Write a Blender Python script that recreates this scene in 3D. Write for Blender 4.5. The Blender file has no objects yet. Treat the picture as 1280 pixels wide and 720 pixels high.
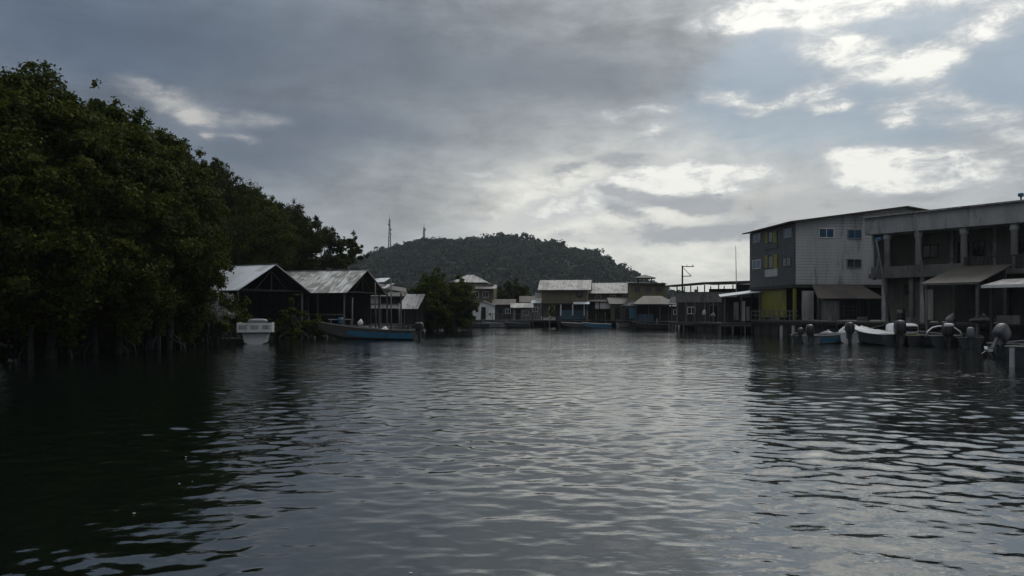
import bpy, math, random
import numpy as np
from mathutils import Vector, Matrix

R = math.radians
C = bpy.context.scene.collection
SC = bpy.context.scene
rng = np.random.default_rng(7)
random.seed(7)
F, HOR, EYE = 995.0, 390.0, 2.0          # lens in photo pixels, horizon row, eye height over the water


def X(px, Y):
    return (px - 640.0) / F * Y


def Z(py, Y):
    return EYE + (HOR - py) / F * Y


# ------------------------------------------------------------------ node helpers
class E:
    """A float socket with arithmetic that writes Math nodes."""
    def __init__(s, nt, sock):
        s.nt, s.s = nt, sock

    def _m(s, op, b=None, c=None, clamp=False):
        n = s.nt.nodes.new('ShaderNodeMath'); n.operation = op; n.use_clamp = clamp
        for i, v in enumerate((s, b, c)):
            if v is None:
                continue
            if isinstance(v, E):
                s.nt.links.new(v.s, n.inputs[i])
            else:
                n.inputs[i].default_value = float(v)
        return E(s.nt, n.outputs[0])

    def __add__(s, b): return s._m('ADD', b)
    __radd__ = __add__
    def __sub__(s, b): return s._m('SUBTRACT', b)
    def __rsub__(s, b): return (s * -1.0) + b
    def __mul__(s, b): return s._m('MULTIPLY', b)
    __rmul__ = __mul__
    def __truediv__(s, b): return s._m('DIVIDE', b)
    def exp(s): return s._m('EXPONENT')
    def clamp(s): return s._m('ADD', 0.0, clamp=True)
    def maxi(s, b): return s._m('MAXIMUM', b)
    def mini(s, b): return s._m('MINIMUM', b)
    def atan2(s, b): return s._m('ARCTAN2', b)
    def asin(s): return s._m('ARCSINE')

    def smooth(s, a, b, lo=0.0, hi=1.0):
        n = s.nt.nodes.new('ShaderNodeMapRange'); n.interpolation_type = 'SMOOTHSTEP'
        s.nt.links.new(s.s, n.inputs[0])
        for i, v in enumerate((a, b, lo, hi)):
            n.inputs[i + 1].default_value = v
        return E(s.nt, n.outputs[0])


def combine(nt, x, y, z=0.0):
    n = nt.nodes.new('ShaderNodeCombineXYZ')
    for i, v in enumerate((x, y, z)):
        if isinstance(v, E):
            nt.links.new(v.s, n.inputs[i])
        else:
            n.inputs[i].default_value = v
    return n.outputs[0]


def noise(nt, vec, scale, detail=5.0, rough=0.55, dist=0.0):
    n = nt.nodes.new('ShaderNodeTexNoise')
    n.inputs['Scale'].default_value = scale
    n.inputs['Detail'].default_value = detail
    n.inputs['Roughness'].default_value = rough
    n.inputs['Distortion'].default_value = dist
    if vec is not None:
        nt.links.new(vec, n.inputs['Vector'])
    return E(nt, n.outputs[0])


def mixc(nt, fac, a, b, mode='MIX'):
    n = nt.nodes.new('ShaderNodeMix'); n.data_type = 'RGBA'; n.blend_type = mode
    for sock, v in ((n.inputs[0], fac), (n.inputs[6], a), (n.inputs[7], b)):
        if isinstance(v, E):
            nt.links.new(v.s, sock)
        elif isinstance(v, bpy.types.NodeSocket):
            nt.links.new(v, sock)
        elif isinstance(v, (int, float)):
            sock.default_value = v
        else:
            sock.default_value = (v[0], v[1], v[2], 1.0)
    return n.outputs[2]


def new_mat(name):
    m = bpy.data.materials.new(name); m.use_nodes = True
    nt = m.node_tree
    return m, nt, nt.nodes['Principled BSDF']


def tex_vec(nt, stretch=(1, 1, 1), coord='Object'):
    t = nt.nodes.new('ShaderNodeTexCoord'); mp = nt.nodes.new('ShaderNodeMapping')
    mp.inputs['Scale'].default_value = stretch
    nt.links.new(t.outputs[coord], mp.inputs[0])
    return mp.outputs[0]


def bump(nt, bsdf, h, dist, strength=1.0):
    b = nt.nodes.new('ShaderNodeBump')
    b.inputs['Strength'].default_value = strength
    b.inputs['Distance'].default_value = dist
    nt.links.new(h.s, b.inputs['Height'])
    nt.links.new(b.outputs[0], bsdf.inputs['Normal'])


def mat(name, c1, c2, scale=2.0, rough=0.7, bmp=0.01, stretch=(1, 1, 1), metal=0.0, c3=None, planks=None, pk=6.0):
    """Two weathered tones mixed by noise, an optional third tone in blotches, optional board lines along one axis."""
    m, nt, b = new_mat(name)
    v = tex_vec(nt, stretch)
    n1 = noise(nt, v, scale, 7, 0.62)
    n2 = noise(nt, v, scale * 6.3, 5, 0.6)
    col = mixc(nt, (n1 * 0.7 + n2 * 0.3).smooth(0.36, 0.64), c1, c2)
    if c3 is not None:
        n3 = noise(nt, v, scale * 0.8, 6, 0.7, 0.6)
        col = mixc(nt, n3.smooth(0.52, 0.66), col, c3)
    h = n2
    if planks is not None:
        w = nt.nodes.new('ShaderNodeTexWave'); w.wave_type = 'BANDS'; w.bands_direction = planks
        w.wave_profile = 'SAW'; w.inputs['Scale'].default_value = pk / 6.283 * 1.0
        w.inputs['Distortion'].default_value = 0.15
        nt.links.new(tex_vec(nt), w.inputs[0])
        wf = E(nt, w.outputs['Fac'])
        gap = wf.smooth(0.0, 0.10)
        col = mixc(nt, (1.0 - gap) * 0.65, col, (c1[0] * .25, c1[1] * .25, c1[2] * .25))
        h = n2 * 0.3 + gap
    nt.links.new(col, b.inputs['Base Color'])
    b.inputs['Roughness'].default_value = rough
    b.inputs['Metallic'].default_value = metal
    if bmp:
        bump(nt, b, h, bmp)
    return m


def tin(name, base, dark, rust, axis='X', rust_amt=0.56, rough=0.5, metal=0.15, sheets=None):
    """Corrugated roofing: ribs across one axis, streaky oxide down the slope."""
    m, nt, b = new_mat(name)
    s = (3.0, 0.35, 0.35) if axis == 'X' else (0.35, 3.0, 0.35)
    v = tex_vec(nt, s)
    n1 = noise(nt, v, 1.6, 6, 0.65)
    n2 = noise(nt, tex_vec(nt), 0.9, 6, 0.7, 0.8)
    col = mixc(nt, n1.smooth(0.38, 0.62), base, dark)
    col = mixc(nt, (n2 * 0.6 + n1 * 0.4).smooth(rust_amt - 0.06, rust_amt + 0.07), col, rust)
    # each sheet has weathered by its own amount
    w = nt.nodes.new('ShaderNodeTexWhiteNoise'); w.noise_dimensions = '2D'
    sep = nt.nodes.new('ShaderNodeSeparateXYZ'); nt.links.new(tex_vec(nt), sep.inputs[0])
    a = E(nt, sep.outputs[0 if axis == 'X' else 1]); c = E(nt, sep.outputs[2])
    nt.links.new(combine(nt, (a * 1.25)._m('FLOOR'), (c * 0.8)._m('FLOOR')), w.inputs[0])
    k = E(nt, w.outputs[0])
    col = mixc(nt, k.smooth(0.72, 0.9) * 0.55, col, (dark[0] * .5, dark[1] * .48, dark[2] * .45))
    nt.links.new(col, b.inputs['Base Color'])
    b.inputs['Roughness'].default_value = rough
    b.inputs['Metallic'].default_value = metal
    wv = nt.nodes.new('ShaderNodeTexWave'); wv.bands_direction = axis; wv.wave_profile = 'SIN'
    wv.inputs['Scale'].default_value = 3.6
    nt.links.new(tex_vec(nt), wv.inputs[0])
    bump(nt, b, E(nt, wv.outputs['Fac']), 0.016, 0.8)
    return m


def leaf_mat(name, c1, c2, c3):
    m, nt, b = new_mat(name)
    g = nt.nodes.new('ShaderNodeNewGeometry')
    r = E(nt, g.outputs['Random Per Island'])
    v = tex_vec(nt)
    n = noise(nt, v, 0.55, 5, 0.65)
    col = mixc(nt, r, c1, c2)
    col = mixc(nt, (n + (r - 0.5) * 0.25).smooth(0.45, 0.62), col, c3)
    nt.links.new(col, b.inputs['Base Color'])
    b.inputs['Roughness'].default_value = 0.7
    b.inputs['Specular IOR Level'].default_value = 0.1
    t = nt.nodes.new('ShaderNodeBsdfTranslucent')
    nt.links.new(col, t.inputs[0])
    mx = nt.nodes.new('ShaderNodeMixShader'); mx.inputs[0].default_value = 0.22
    nt.links.new(b.outputs[0], mx.inputs[1]); nt.links.new(t.outputs[0], mx.inputs[2])
    nt.links.new(mx.outputs[0], nt.nodes['Material Output'].inputs[0])
    return m


# ------------------------------------------------------------------ mesh helpers
class MB:
    def __init__(s):
        s.v, s.f = [], []

    def add(s, vs, fs):
        o = len(s.v)
        s.v += [tuple(p) for p in vs]
        s.f += [tuple(i + o for i in f) for f in fs]
        return s

    def obox(s, c, u, v, w, a, b, d):
        """box centred at c, half sizes a, b, d along unit axes u, v, w"""
        c, u, v, w = Vector(c), Vector(u) * a, Vector(v) * b, Vector(w) * d
        P = [c + u * i + v * j + w * k for k in (-1, 1) for j in (-1, 1) for i in (-1, 1)]
        return s.add(P, [(0, 2, 3, 1), (4, 5, 7, 6), (0, 1, 5, 4), (2, 6, 7, 3), (0, 4, 6, 2), (1, 3, 7, 5)])

    def box(s, x0, x1, y0, y1, z0, z1):
        return s.obox(((x0 + x1) / 2, (y0 + y1) / 2, (z0 + z1) / 2), (1, 0, 0), (0, 1, 0), (0, 0, 1),
                      (x1 - x0) / 2, (y1 - y0) / 2, (z1 - z0) / 2)

    def bar(s, p, q, w, h=None):
        p, q = Vector(p), Vector(q); d = (q - p)
        L = d.length; d.normalize()
        up = Vector((0, 0, 1)) if abs(d.z) < 0.95 else Vector((0, 1, 0))
        a = d.cross(up).normalized(); b = a.cross(d)
        return s.obox((p + q) / 2, d, a, b, L / 2, w / 2, (h or w) / 2)

    def tube(s, pts, radii, n=8):
        pts = [Vector(p) for p in pts]
        if not isinstance(radii, (list, tuple)):
            radii = [radii] * len(pts)
        vs, fs = [], []
        for i, p in enumerate(pts):
            d = (pts[min(i + 1, len(pts) - 1)] - pts[max(i - 1, 0)]).normalized()
            up = Vector((0, 0, 1)) if abs(d.z) < 0.9 else Vector((0, 1, 0))
            a = d.cross(up).normalized(); b = a.cross(d)
            for k in range(n):
                t = 2 * math.pi * k / n
                vs.append(p + (a * math.cos(t) + b * math.sin(t)) * radii[i])
        for i in range(len(pts) - 1):
            for k in range(n):
                fs.append((i * n + k, i * n + (k + 1) % n, (i + 1) * n + (k + 1) % n, (i + 1) * n + k))
        fs.append(tuple(range(n - 1, -1, -1)))
        fs.append(tuple(range((len(pts) - 1) * n, len(pts) * n)))
        return s.add(vs, fs)

    def slab(s, a, b, c, d, t):
        """sheet a-b-c-d (counter-clockwise from above) given thickness t downwards"""
        a, b, c, d = map(Vector, (a, b, c, d))
        n = (b - a).cross(d - a).normalized() * t
        P = [a, b, c, d, a - n, b - n, c - n, d - n]
        return s.add(P, [(0, 1, 2, 3), (7, 6, 5, 4), (0, 4, 5, 1), (1, 5, 6, 2), (2, 6, 7, 3), (3, 7, 4, 0)])

    def prism(s, poly, n):
        """flat polygon extruded by vector n"""
        k = len(poly); n = Vector(n)
        P = [Vector(p) for p in poly]; P += [p + n for p in P]
        return s.add(P, [tuple(range(k)), tuple(range(2 * k - 1, k - 1, -1))] +
                     [(i, i + k, (i + 1) % k + k, (i + 1) % k) for i in range(k)])

    def sup(s, c, r, e=0.5, nu=14, nv=9):
        """superellipsoid: rounded box (e small) to ellipsoid (e 1)"""
        pw = lambda x: math.copysign(abs(x) ** e, x)
        vs, fs = [], []
        for j in range(nv + 1):
            ph = -math.pi / 2 + math.pi * j / nv
            for i in range(nu):
                th = 2 * math.pi * i / nu
                vs.append((c[0] + r[0] * pw(math.cos(ph)) * pw(math.cos(th)),
                           c[1] + r[1] * pw(math.cos(ph)) * pw(math.sin(th)),
                           c[2] + r[2] * pw(math.sin(ph))))
        for j in range(nv):
            for i in range(nu):
                fs.append((j * nu + i, j * nu + (i + 1) % nu, (j + 1) * nu + (i + 1) % nu, (j + 1) * nu + i))
        return s.add(vs, fs)

    def xf(s, M):
        s.v = [tuple(M @ Vector(p)) for p in s.v]
        return s

    def build(s, name, m, parent=None, smooth=False):
        me = bpy.data.meshes.new(name)
        me.from_pydata(s.v, [], s.f); me.materials.append(m)
        if smooth:
            me.polygons.foreach_set('use_smooth', [True] * len(me.polygons))
        me.update()
        o = bpy.data.objects.new(name, me); C.objects.link(o)
        if parent is not None:
            o.parent = parent
        return o


def np_mesh(name, V, Q, m, parent=None, smooth=False):
    """fast mesh from arrays; Q is (n, 3) or (n, 4)"""
    me = bpy.data.meshes.new(name)
    k = Q.shape[1]
    me.vertices.add(len(V)); me.vertices.foreach_set('co', np.ascontiguousarray(V, np.float32).ravel())
    me.loops.add(Q.size); me.loops.foreach_set('vertex_index', np.ascontiguousarray(Q, np.int32).ravel())
    me.polygons.add(len(Q)); me.polygons.foreach_set('loop_start', np.arange(0, Q.size, k, dtype=np.int32))
    me.polygons.foreach_set('loop_total', np.full(len(Q), k, np.int32))
    if smooth:
        me.polygons.foreach_set('use_smooth', np.ones(len(Q), bool))
    me.update(calc_edges=True); me.validate()
    me.materials.append(m)
    o = bpy.data.objects.new(name, me); C.objects.link(o)
    if parent is not None:
        o.parent = parent
    return o


def thing(name, label, cat, loc=(0, 0, 0), rz=0.0, group=None):
    o = bpy.data.objects.new(name, None); C.objects.link(o)
    o.empty_display_size = 0.3
    o.location = loc; o.rotation_euler = (0, 0, rz)
    return tag(o, label, cat, group)


def tag(o, label, cat, group=None):
    o['label'] = label; o['category'] = cat
    if group:
        o['group'] = group
    return o


def kind(o, k):
    o['kind'] = k
    return o


# ------------------------------------------------------------------ materials
M = {}
M['wood_dark'] = mat('wood_dark', (.018, .0165, .0145), (.036, .032, .027), 1.5, .8, .01, (4, 4, .6))
M['wood_grey'] = mat('wood_grey', (.075, .073, .067), (.14, .136, .124), 1.5, .8, .01, (4, 4, .6))
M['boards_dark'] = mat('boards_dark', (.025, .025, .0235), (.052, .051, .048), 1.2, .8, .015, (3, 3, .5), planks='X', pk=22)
M['boards_grey'] = mat('boards_grey', (.15, .15, .145), (.24, .24, .23), 1.2, .75, .015, (3, 3, .5), planks='X', pk=22, c3=(.09, .085, .075))
M['deck_boards'] = mat('deck_boards', (.045, .042, .038), (.09, .087, .078), 1.2, .8, .015, (2, 2, 1), planks='X', pk=26)
M['boards_pale'] = mat('boards_pale', (.40, .41, .41), (.52, .52, .50), 1.0, .7, .012, (3, 3, .5), planks='X', pk=18, c3=(.25, .24, .21))
M['white_paint'] = mat('white_paint', (.62, .63, .62), (.75, .75, .73), 1.5, .6, .004, (2, 2, .6), c3=(.45, .44, .40))
M['column_paint'] = mat('column_paint', (.45, .45, .43), (.55, .55, .53), 1.2, .75, .006, (2, 2, .5), c3=(.30, .29, .27))
M['tan_wall'] = mat('tan_wall', (.12, .103, .067), (.17, .145, .096), 1.0, .8, .012, (3, 3, .6), planks='Z', pk=26, c3=(.15, .13, .09))
M['olive_wall'] = mat('olive_wall', (.115, .105, .055), (.155, .14, .08), 1.0, .8, .012, (2, 2, .6), planks='X', pk=20)
M['blue_wall'] = mat('blue_wall', (.035, .09, .14), (.06, .12, .165), 1.4, .7, .01, (2, 2, .6), planks='X', pk=18, c3=(.05, .06, .06))
M['yellow_paint'] = mat('yellow_paint', (.165, .16, .016), (.215, .205, .022), .9, .6, .004, (2, 2, .6), c3=(.10, .10, .02))
M['grey_siding'] = mat('grey_siding', (.40, .405, .405), (.49, .495, .49), .6, .6, .02, (1.7, 1.7, .28), planks='Z', pk=8, c3=(.23, .235, .235))
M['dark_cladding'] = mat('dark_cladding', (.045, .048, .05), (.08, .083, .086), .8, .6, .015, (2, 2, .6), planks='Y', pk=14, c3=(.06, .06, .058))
M['concrete'] = mat('concrete', (.27, .275, .27), (.36, .365, .36), .8, .85, .01, (2, 2, .45), c3=(.15, .15, .14))
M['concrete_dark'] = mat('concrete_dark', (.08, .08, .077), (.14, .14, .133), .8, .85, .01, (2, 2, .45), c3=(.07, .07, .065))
M['olive_plaster'] = mat('olive_plaster', (.10, .10, .08), (.15, .148, .12), .7, .85, .01, (2, 2, .5), c3=(.09, .088, .07))
M['tin_bright_x'] = tin('tin_bright_x', (.70, .73, .76), (.60, .63, .66), (.40, .39, .37), 'X', .62)
M['tin_bright_y'] = tin('tin_bright_y', (.70, .73, .76), (.60, .63, .66), (.40, .39, .37), 'Y', .62)
M['tin_patchy_y'] = tin('tin_patchy_y', (.70, .70, .68), (.58, .58, .56), (.20, .18, .155), 'Y', .49)
M['tin_grey_x'] = tin('tin_grey_x', (.38, .38, .37), (.29, .287, .277), (.15, .13, .11), 'X', .52)
M['tin_rusty_x'] = tin('tin_rusty_x', (.085, .082, .078), (.06, .057, .054), (.085, .06, .042), 'X', .50, .6, .2)
M['tin_brown_x'] = tin('tin_brown_x', (.095, .091, .078), (.07, .067, .058), (.08, .066, .05), 'X', .52, .55, .2)
M['fibre_white'] = mat('fibre_white', (.76, .77, .77), (.82, .82, .81), 2.0, .3, .002, (1, 1, 1), c3=(.55, .55, .52))
M['fibre_grey'] = mat('fibre_grey', (.17, .175, .18), (.24, .245, .25), 2.0, .45, .002, (1, 1, 1), c3=(.12, .12, .12))
M['fibre_dark'] = mat('fibre_dark', (.03, .035, .04), (.055, .06, .065), 2.0, .4, .002)
M['boat_blue'] = mat('boat_blue', (.022, .14, .25), (.03, .17, .29), 1.6, .45, .003, (1, 1, 1), c3=(.04, .11, .17))
M['boat_tan'] = mat('boat_tan', (.055, .055, .051), (.09, .089, .081), 2.0, .6, .004, (1, 1, 1), c3=(.07, .068, .06))
M['black_plastic'] = mat('black_plastic', (.012, .012, .013), (.02, .02, .021), 3, .35, .001)
M['metal_grey'] = mat('metal_grey', (.25, .26, .27), (.35, .36, .37), 3, .4, .002, metal=.6)
M['metal_dark'] = mat('metal_dark', (.05, .052, .055), (.09, .092, .095), 3, .5, .002, metal=.4)
M['rope'] = mat('rope', (.25, .24, .20), (.33, .31, .26), 8, .9, .004)
M['tarp_white'] = mat('tarp_white', (.66, .66, .65), (.75, .75, .74), 2.5, .55, .03)
M['tarp_blue'] = mat('tarp_blue', (.02, .11, .19), (.03, .14, .23), 2.5, .5, .03)
M['cloth_pale'] = mat('cloth_pale', (.45, .44, .42), (.55, .54, .52), 3, .9, .02)
M['cloth_red'] = mat('cloth_red', (.24, .19, .15), (.30, .24, .20), 3, .9, .02)
M['barrel_blue'] = mat('barrel_blue', (.02, .085, .16), (.028, .11, .20), 3, .4, .002)
M['bark'] = mat('bark', (.028, .026, .022), (.05, .047, .04), 2.5, .9, .03, (4, 4, .8))
M['bark_pale'] = mat('bark_pale', (.026, .025, .022), (.04, .038, .034), 2.5, .9, .02, (4, 4, .8))
M['bark_dark'] = mat('bark_dark', (.05, .045, .038), (.09, .083, .07), 2.5, .9, .03, (4, 4, .8))
M['mud'] = mat('mud', (.014, .013, .010), (.026, .024, .018), .6, .85, .04)
M['cowl_grey'] = mat('cowl_grey', (.10, .105, .11), (.15, .155, .16), 3, .4, .002)
M['rubber'] = mat('rubber', (.014, .014, .014), (.025, .025, .025), 4, .8, .004)
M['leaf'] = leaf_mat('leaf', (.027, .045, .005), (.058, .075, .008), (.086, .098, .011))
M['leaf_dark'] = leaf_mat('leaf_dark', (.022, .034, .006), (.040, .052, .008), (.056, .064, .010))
M['leaf_pale'] = leaf_mat('leaf_pale', (.30, .32, .29), (.44, .45, .42), (.36, .37, .33))
M['leaf_far'] = leaf_mat('leaf_far', (.020, .029, .017), (.030, .040, .022), (.040, .049, .025))


def glass(name, col, rough=.08):
    m, nt, b = new_mat(name)
    v = tex_vec(nt)
    n = noise(nt, v, 1.3, 3)
    nt.links.new(mixc(nt, n, col, (col[0] * .6, col[1] * .6, col[2] * .6)), b.inputs['Base Color'])
    b.inputs['Roughness'].default_value = rough
    return m


M['glass_dark'] = glass('glass_dark', (.012, .014, .016))
M['glass_blue'] = glass('glass_blue', (.016, .085, .15), .25)
M['dark_room'] = mat('dark_room', (.008, .008, .008), (.014, .014, .013), 1, .9, 0)

# ------------------------------------------------------------------ camera
cam = bpy.data.cameras.new('camera'); co = bpy.data.objects.new('camera', cam); C.objects.link(co)
co.location = (0, 0, EYE); co.rotation_euler = (R(90), 0, 0)
cam.sensor_width = 36.0; cam.lens = F / 1280 * 36.0; cam.shift_y = (HOR - 360) / 1280.0
cam.clip_start = 0.1; cam.clip_end = 20000
SC.camera = co

# ------------------------------------------------------------------ sky: sun veiled behind cloud, ahead and to the right
SUN_AZ, SUN_EL = R(26), R(46)
w = bpy.data.worlds.new('World'); SC.world = w; w.use_nodes = True
nt = w.node_tree; nt.nodes.clear()
out = nt.nodes.new('ShaderNodeOutputWorld'); bg = nt.nodes.new('ShaderNodeBackground')
bg.inputs[1].default_value = 0.1
nt.links.new(bg.outputs[0], out.inputs[0])
sky = nt.nodes.new('ShaderNodeTexSky'); sky.sky_type = 'NISHITA'; sky.sun_disc = False
sky.sun_elevation = SUN_EL; sky.sun_rotation = SUN_AZ; sky.air_density = 1.2; sky.dust_density = 1.5
tc = nt.nodes.new('ShaderNodeTexCoord'); sp = nt.nodes.new('ShaderNodeSeparateXYZ')
nt.links.new(tc.outputs['Generated'], sp.inputs[0])
dx, dy, dz = (E(nt, sp.outputs[i]) for i in range(3))
az = dx.atan2(dy)
el = dz.maxi(-0.9999).mini(0.9999).asin()
vA = combine(nt, az, el * 2.4, 0.0)
vB = combine(nt, az + 7.3, el * 2.4, 3.1)
vC = combine(nt, az * 1.0, el * 5.0, 1.7)
w1 = noise(nt, vA, 9.0, 9, .62)
w2 = noise(nt, vB, 9.0, 9, .62)
fine = noise(nt, vB, 21.0, 10, .66, .4)
mid_ = noise(nt, combine(nt, az + 2.2, el * 1.9, 5.0), 9.0, 9, .62, .3)
wisp = noise(nt, vC, 3.2, 7, .6, .5)
soft = noise(nt, vA, 2.4, 4, .5)
azw = az + (w1 - 0.5) * 0.10
elw = el + (w2 - 0.5) * 0.055


def blob(px, py, rx, ry, tilt=0.0):
    a0 = math.atan((px - 640) / F); e0 = math.atan((HOR - py) / F * math.cos(a0))
    u = (azw - a0)
    v = (elw - e0) - u * tilt
    u = u * (F / rx); v = v * (F / ry)
    return ((u * u + v * v) * -1.0).exp()


def total(lst):
    s = None
    for b in lst:
        k = blob(*b[:2], b[2] * 1.12, b[3] * 1.15, b[4]) * b[5]
        s = k if s is None else s + k
    return s


t_lr = (az + (w1 - .5) * .15).smooth(-0.62, 0.10)
t_r = (az + (w1 - .5) * .1).smooth(-0.05, 0.55)
col = mixc(nt, t_lr, (.092, .128, .182), (.215, .240, .272))
col = mixc(nt, t_r, col, (.29, .32, .36))
# lighter grey towards the horizon, brightest in the gap right of the hill
hz = (el * -7.5).exp()
col = mixc(nt, (hz * 1.05).clamp(), col, mixc(nt, az.smooth(-0.45, 0.15), (.285, .295, .30), (.52, .525, .50)))
# soft bands of the cloud deck
band = (wisp * .38 + soft * .15 + mid_ * .32 + fine * .15).smooth(0.35, 0.65, 0.72, 1.34)
col = mixc(nt, 1.0, col, combine(nt, band, band, band), 'MULTIPLY')
# clear air between the clouds at the upper right
blue_m = (total([(1130, 110, 170, 75, 0, 1.0), (1010, 60, 90, 60, 0, .5), (1190, 60, 120, 40, 0, .6), (880, 150, 120, 60, 0, .35)])
          + (soft - .5) * .6).smooth(0.25, 0.8)
skyc = mixc(nt, 1.0, sky.outputs[0], (.040, .052, .062), 'MULTIPLY')
col = mixc(nt, blue_m * .8, col, mixc(nt, .72, skyc, (.30, .36, .415)))
# dark undersides
dk = (total([(300, 60, 190, 45, 0, .55), (430, 158, 120, 20, -.02, .8), (320, 200, 110, 26, 0, .75), (740, 98, 150, 38, 0, .55),
             (560, 90, 170, 40, 0, .35), (120, 60, 140, 50, 0, .4), (480, 30, 120, 30, 0, .25)])
      + (wisp - .5) * .45).smooth(.12, .85)
col = mixc(nt, dk * .75, col, mixc(nt, t_lr, (.080, .114, .168), (.160, .186, .222)))
tear = (fine - .5) * 1.9 + (mid_ - .5) * 2.2
# warm glow of the thin cloud round the gap
gl = total([(815, 244, 170, 52, 0, .85), (740, 262, 90, 36, .1, .45), (695, 268, 70, 28, 0, .5), (850, 335, 150, 34, 0, .5), (740, 235, 100, 30, .2, .35),
            (960, 330, 120, 40, 0, .4)])
col = mixc(nt, (gl * (1.0 + tear * .85)).clamp(), col, (.78, .78, .72))
# bright torn clouds
br = total([(880, 224, 80, 18, .05, 1.0), (790, 232, 60, 16, .25, .7), (690, 268, 60, 18, .15, .55), (745, 245, 55, 14, .2, .6),
            (1150, 218, 70, 21, -.06, 1.05), (1105, 205, 40, 16, -.3, .7), (1060, 8, 150, 13, 0, 1.15), (1230, 28, 44, 20, .4, .85),
            (960, 14, 40, 14, 0, .7), (1060, 68, 50, 18, -.2, .85), (1165, 78, 36, 11, -.1, .85), (1005, 114, 40, 11, .2, .85),
            (918, 124, 36, 10, -.2, .85), (1040, 134, 24, 8, 0, .8), (1118, 143, 17, 10, 0, .9), (1215, 145, 60, 22, -.5, .62),
            (250, 142, 22, 6, .1, .45), (300, 172, 18, 4, 0, .5), (255, 168, 10, 6, 0, .42), (335, 152, 40, 10, 0, .36),
            (800, 142, 65, 8, -.03, .5), (815, 168, 22, 8, -.3, .42), (610, 218, 34, 9, .1, .45), (185, 118, 50, 14, -.35, .30), (230, 128, 60, 16, -.1, .25)])
edge = br * (tear + 1.0).maxi(0.05)
col = mixc(nt, edge.smooth(.08, .5) * .6, col, mixc(nt, az.smooth(-0.3, 0.15), (.29, .305, .33), (.45, .47, .49)))
col = mixc(nt, edge.smooth(.24, .86) * (fine * 1.3 + mid_ * 1.2 - .30).clamp(), col, mixc(nt, (fine * .6 + mid_ * .4 + edge * .10).smooth(.42, .66), mixc(nt, az.smooth(-0.3, 0.15), (.34, .35, .355), (.50, .52, .535)), mixc(nt, az.smooth(-0.3, 0.15), (.48, .48, .46), (.86, .86, .81))))
# small dark scuds drifting over the glow
sc_ = total([(780, 200, 55, 14, .05, .95), (700, 216, 28, 7, .1, .8), (768, 240, 26, 10, -.2, .75), (850, 250, 70, 10, -.15, .62),
             (770, 262, 40, 9, -.3, .7), (745, 280, 30, 8, -.2, .6), (960, 254, 90, 18, 0, .55), (1160, 248, 55, 12, 0, .6),
             (575, 272, 18, 9, 0, .5), (605, 275, 14, 7, 0, .45), (890, 290, 120, 12, .03, .8), (690, 297, 70, 8, 0, .35), (1000, 300, 90, 14, 0, .4)])
col = mixc(nt, (sc_ * (1.0 + tear * 1.1)).smooth(.26, .85) * .8, col, (.30, .32, .352))
# overhead and behind the boat: plain bright overcast
hi = el.smooth(R(27), R(52))
back = (dy * -1.0).smooth(-0.1, 0.6)
col = mixc(nt, back, col, mixc(nt, soft, (.12, .135, .16), (.20, .215, .24)))
col = mixc(nt, hi, col, mixc(nt, soft, (.52, .56, .61), (.80, .83, .86)))
# the veiled sun itself: a wide bright patch of thin cloud above the right half of the view
va = (az - SUN_AZ) * (1 / R(17)); ve = (el - R(35)) * (1 / R(11))
col = mixc(nt, (((va * va + ve * ve) * -1.0).exp() * (1.0 + tear * .5)).clamp() * .85, col, (1.9, 1.87, 1.75))
cv = nt.nodes.new('ShaderNodeVectorMath'); cv.operation = 'SCALE'; cv.inputs[3].default_value = 10.0
nt.links.new(col, cv.inputs[0]); nt.links.new(cv.outputs[0], bg.inputs[0])

sl = bpy.data.lights.new('sun', 'SUN'); so = bpy.data.objects.new('sun', sl); C.objects.link(so)
sl.energy = 0.55; sl.angle = R(20); sl.color = (1.0, .95, .87)
sd = Vector((math.sin(SUN_AZ) * math.cos(SUN_EL), math.cos(SUN_AZ) * math.cos(SUN_EL), math.sin(SUN_EL)))
so.rotation_euler = (-sd).to_track_quat('-Z', 'Y').to_euler()
so.location = sd * 200

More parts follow.
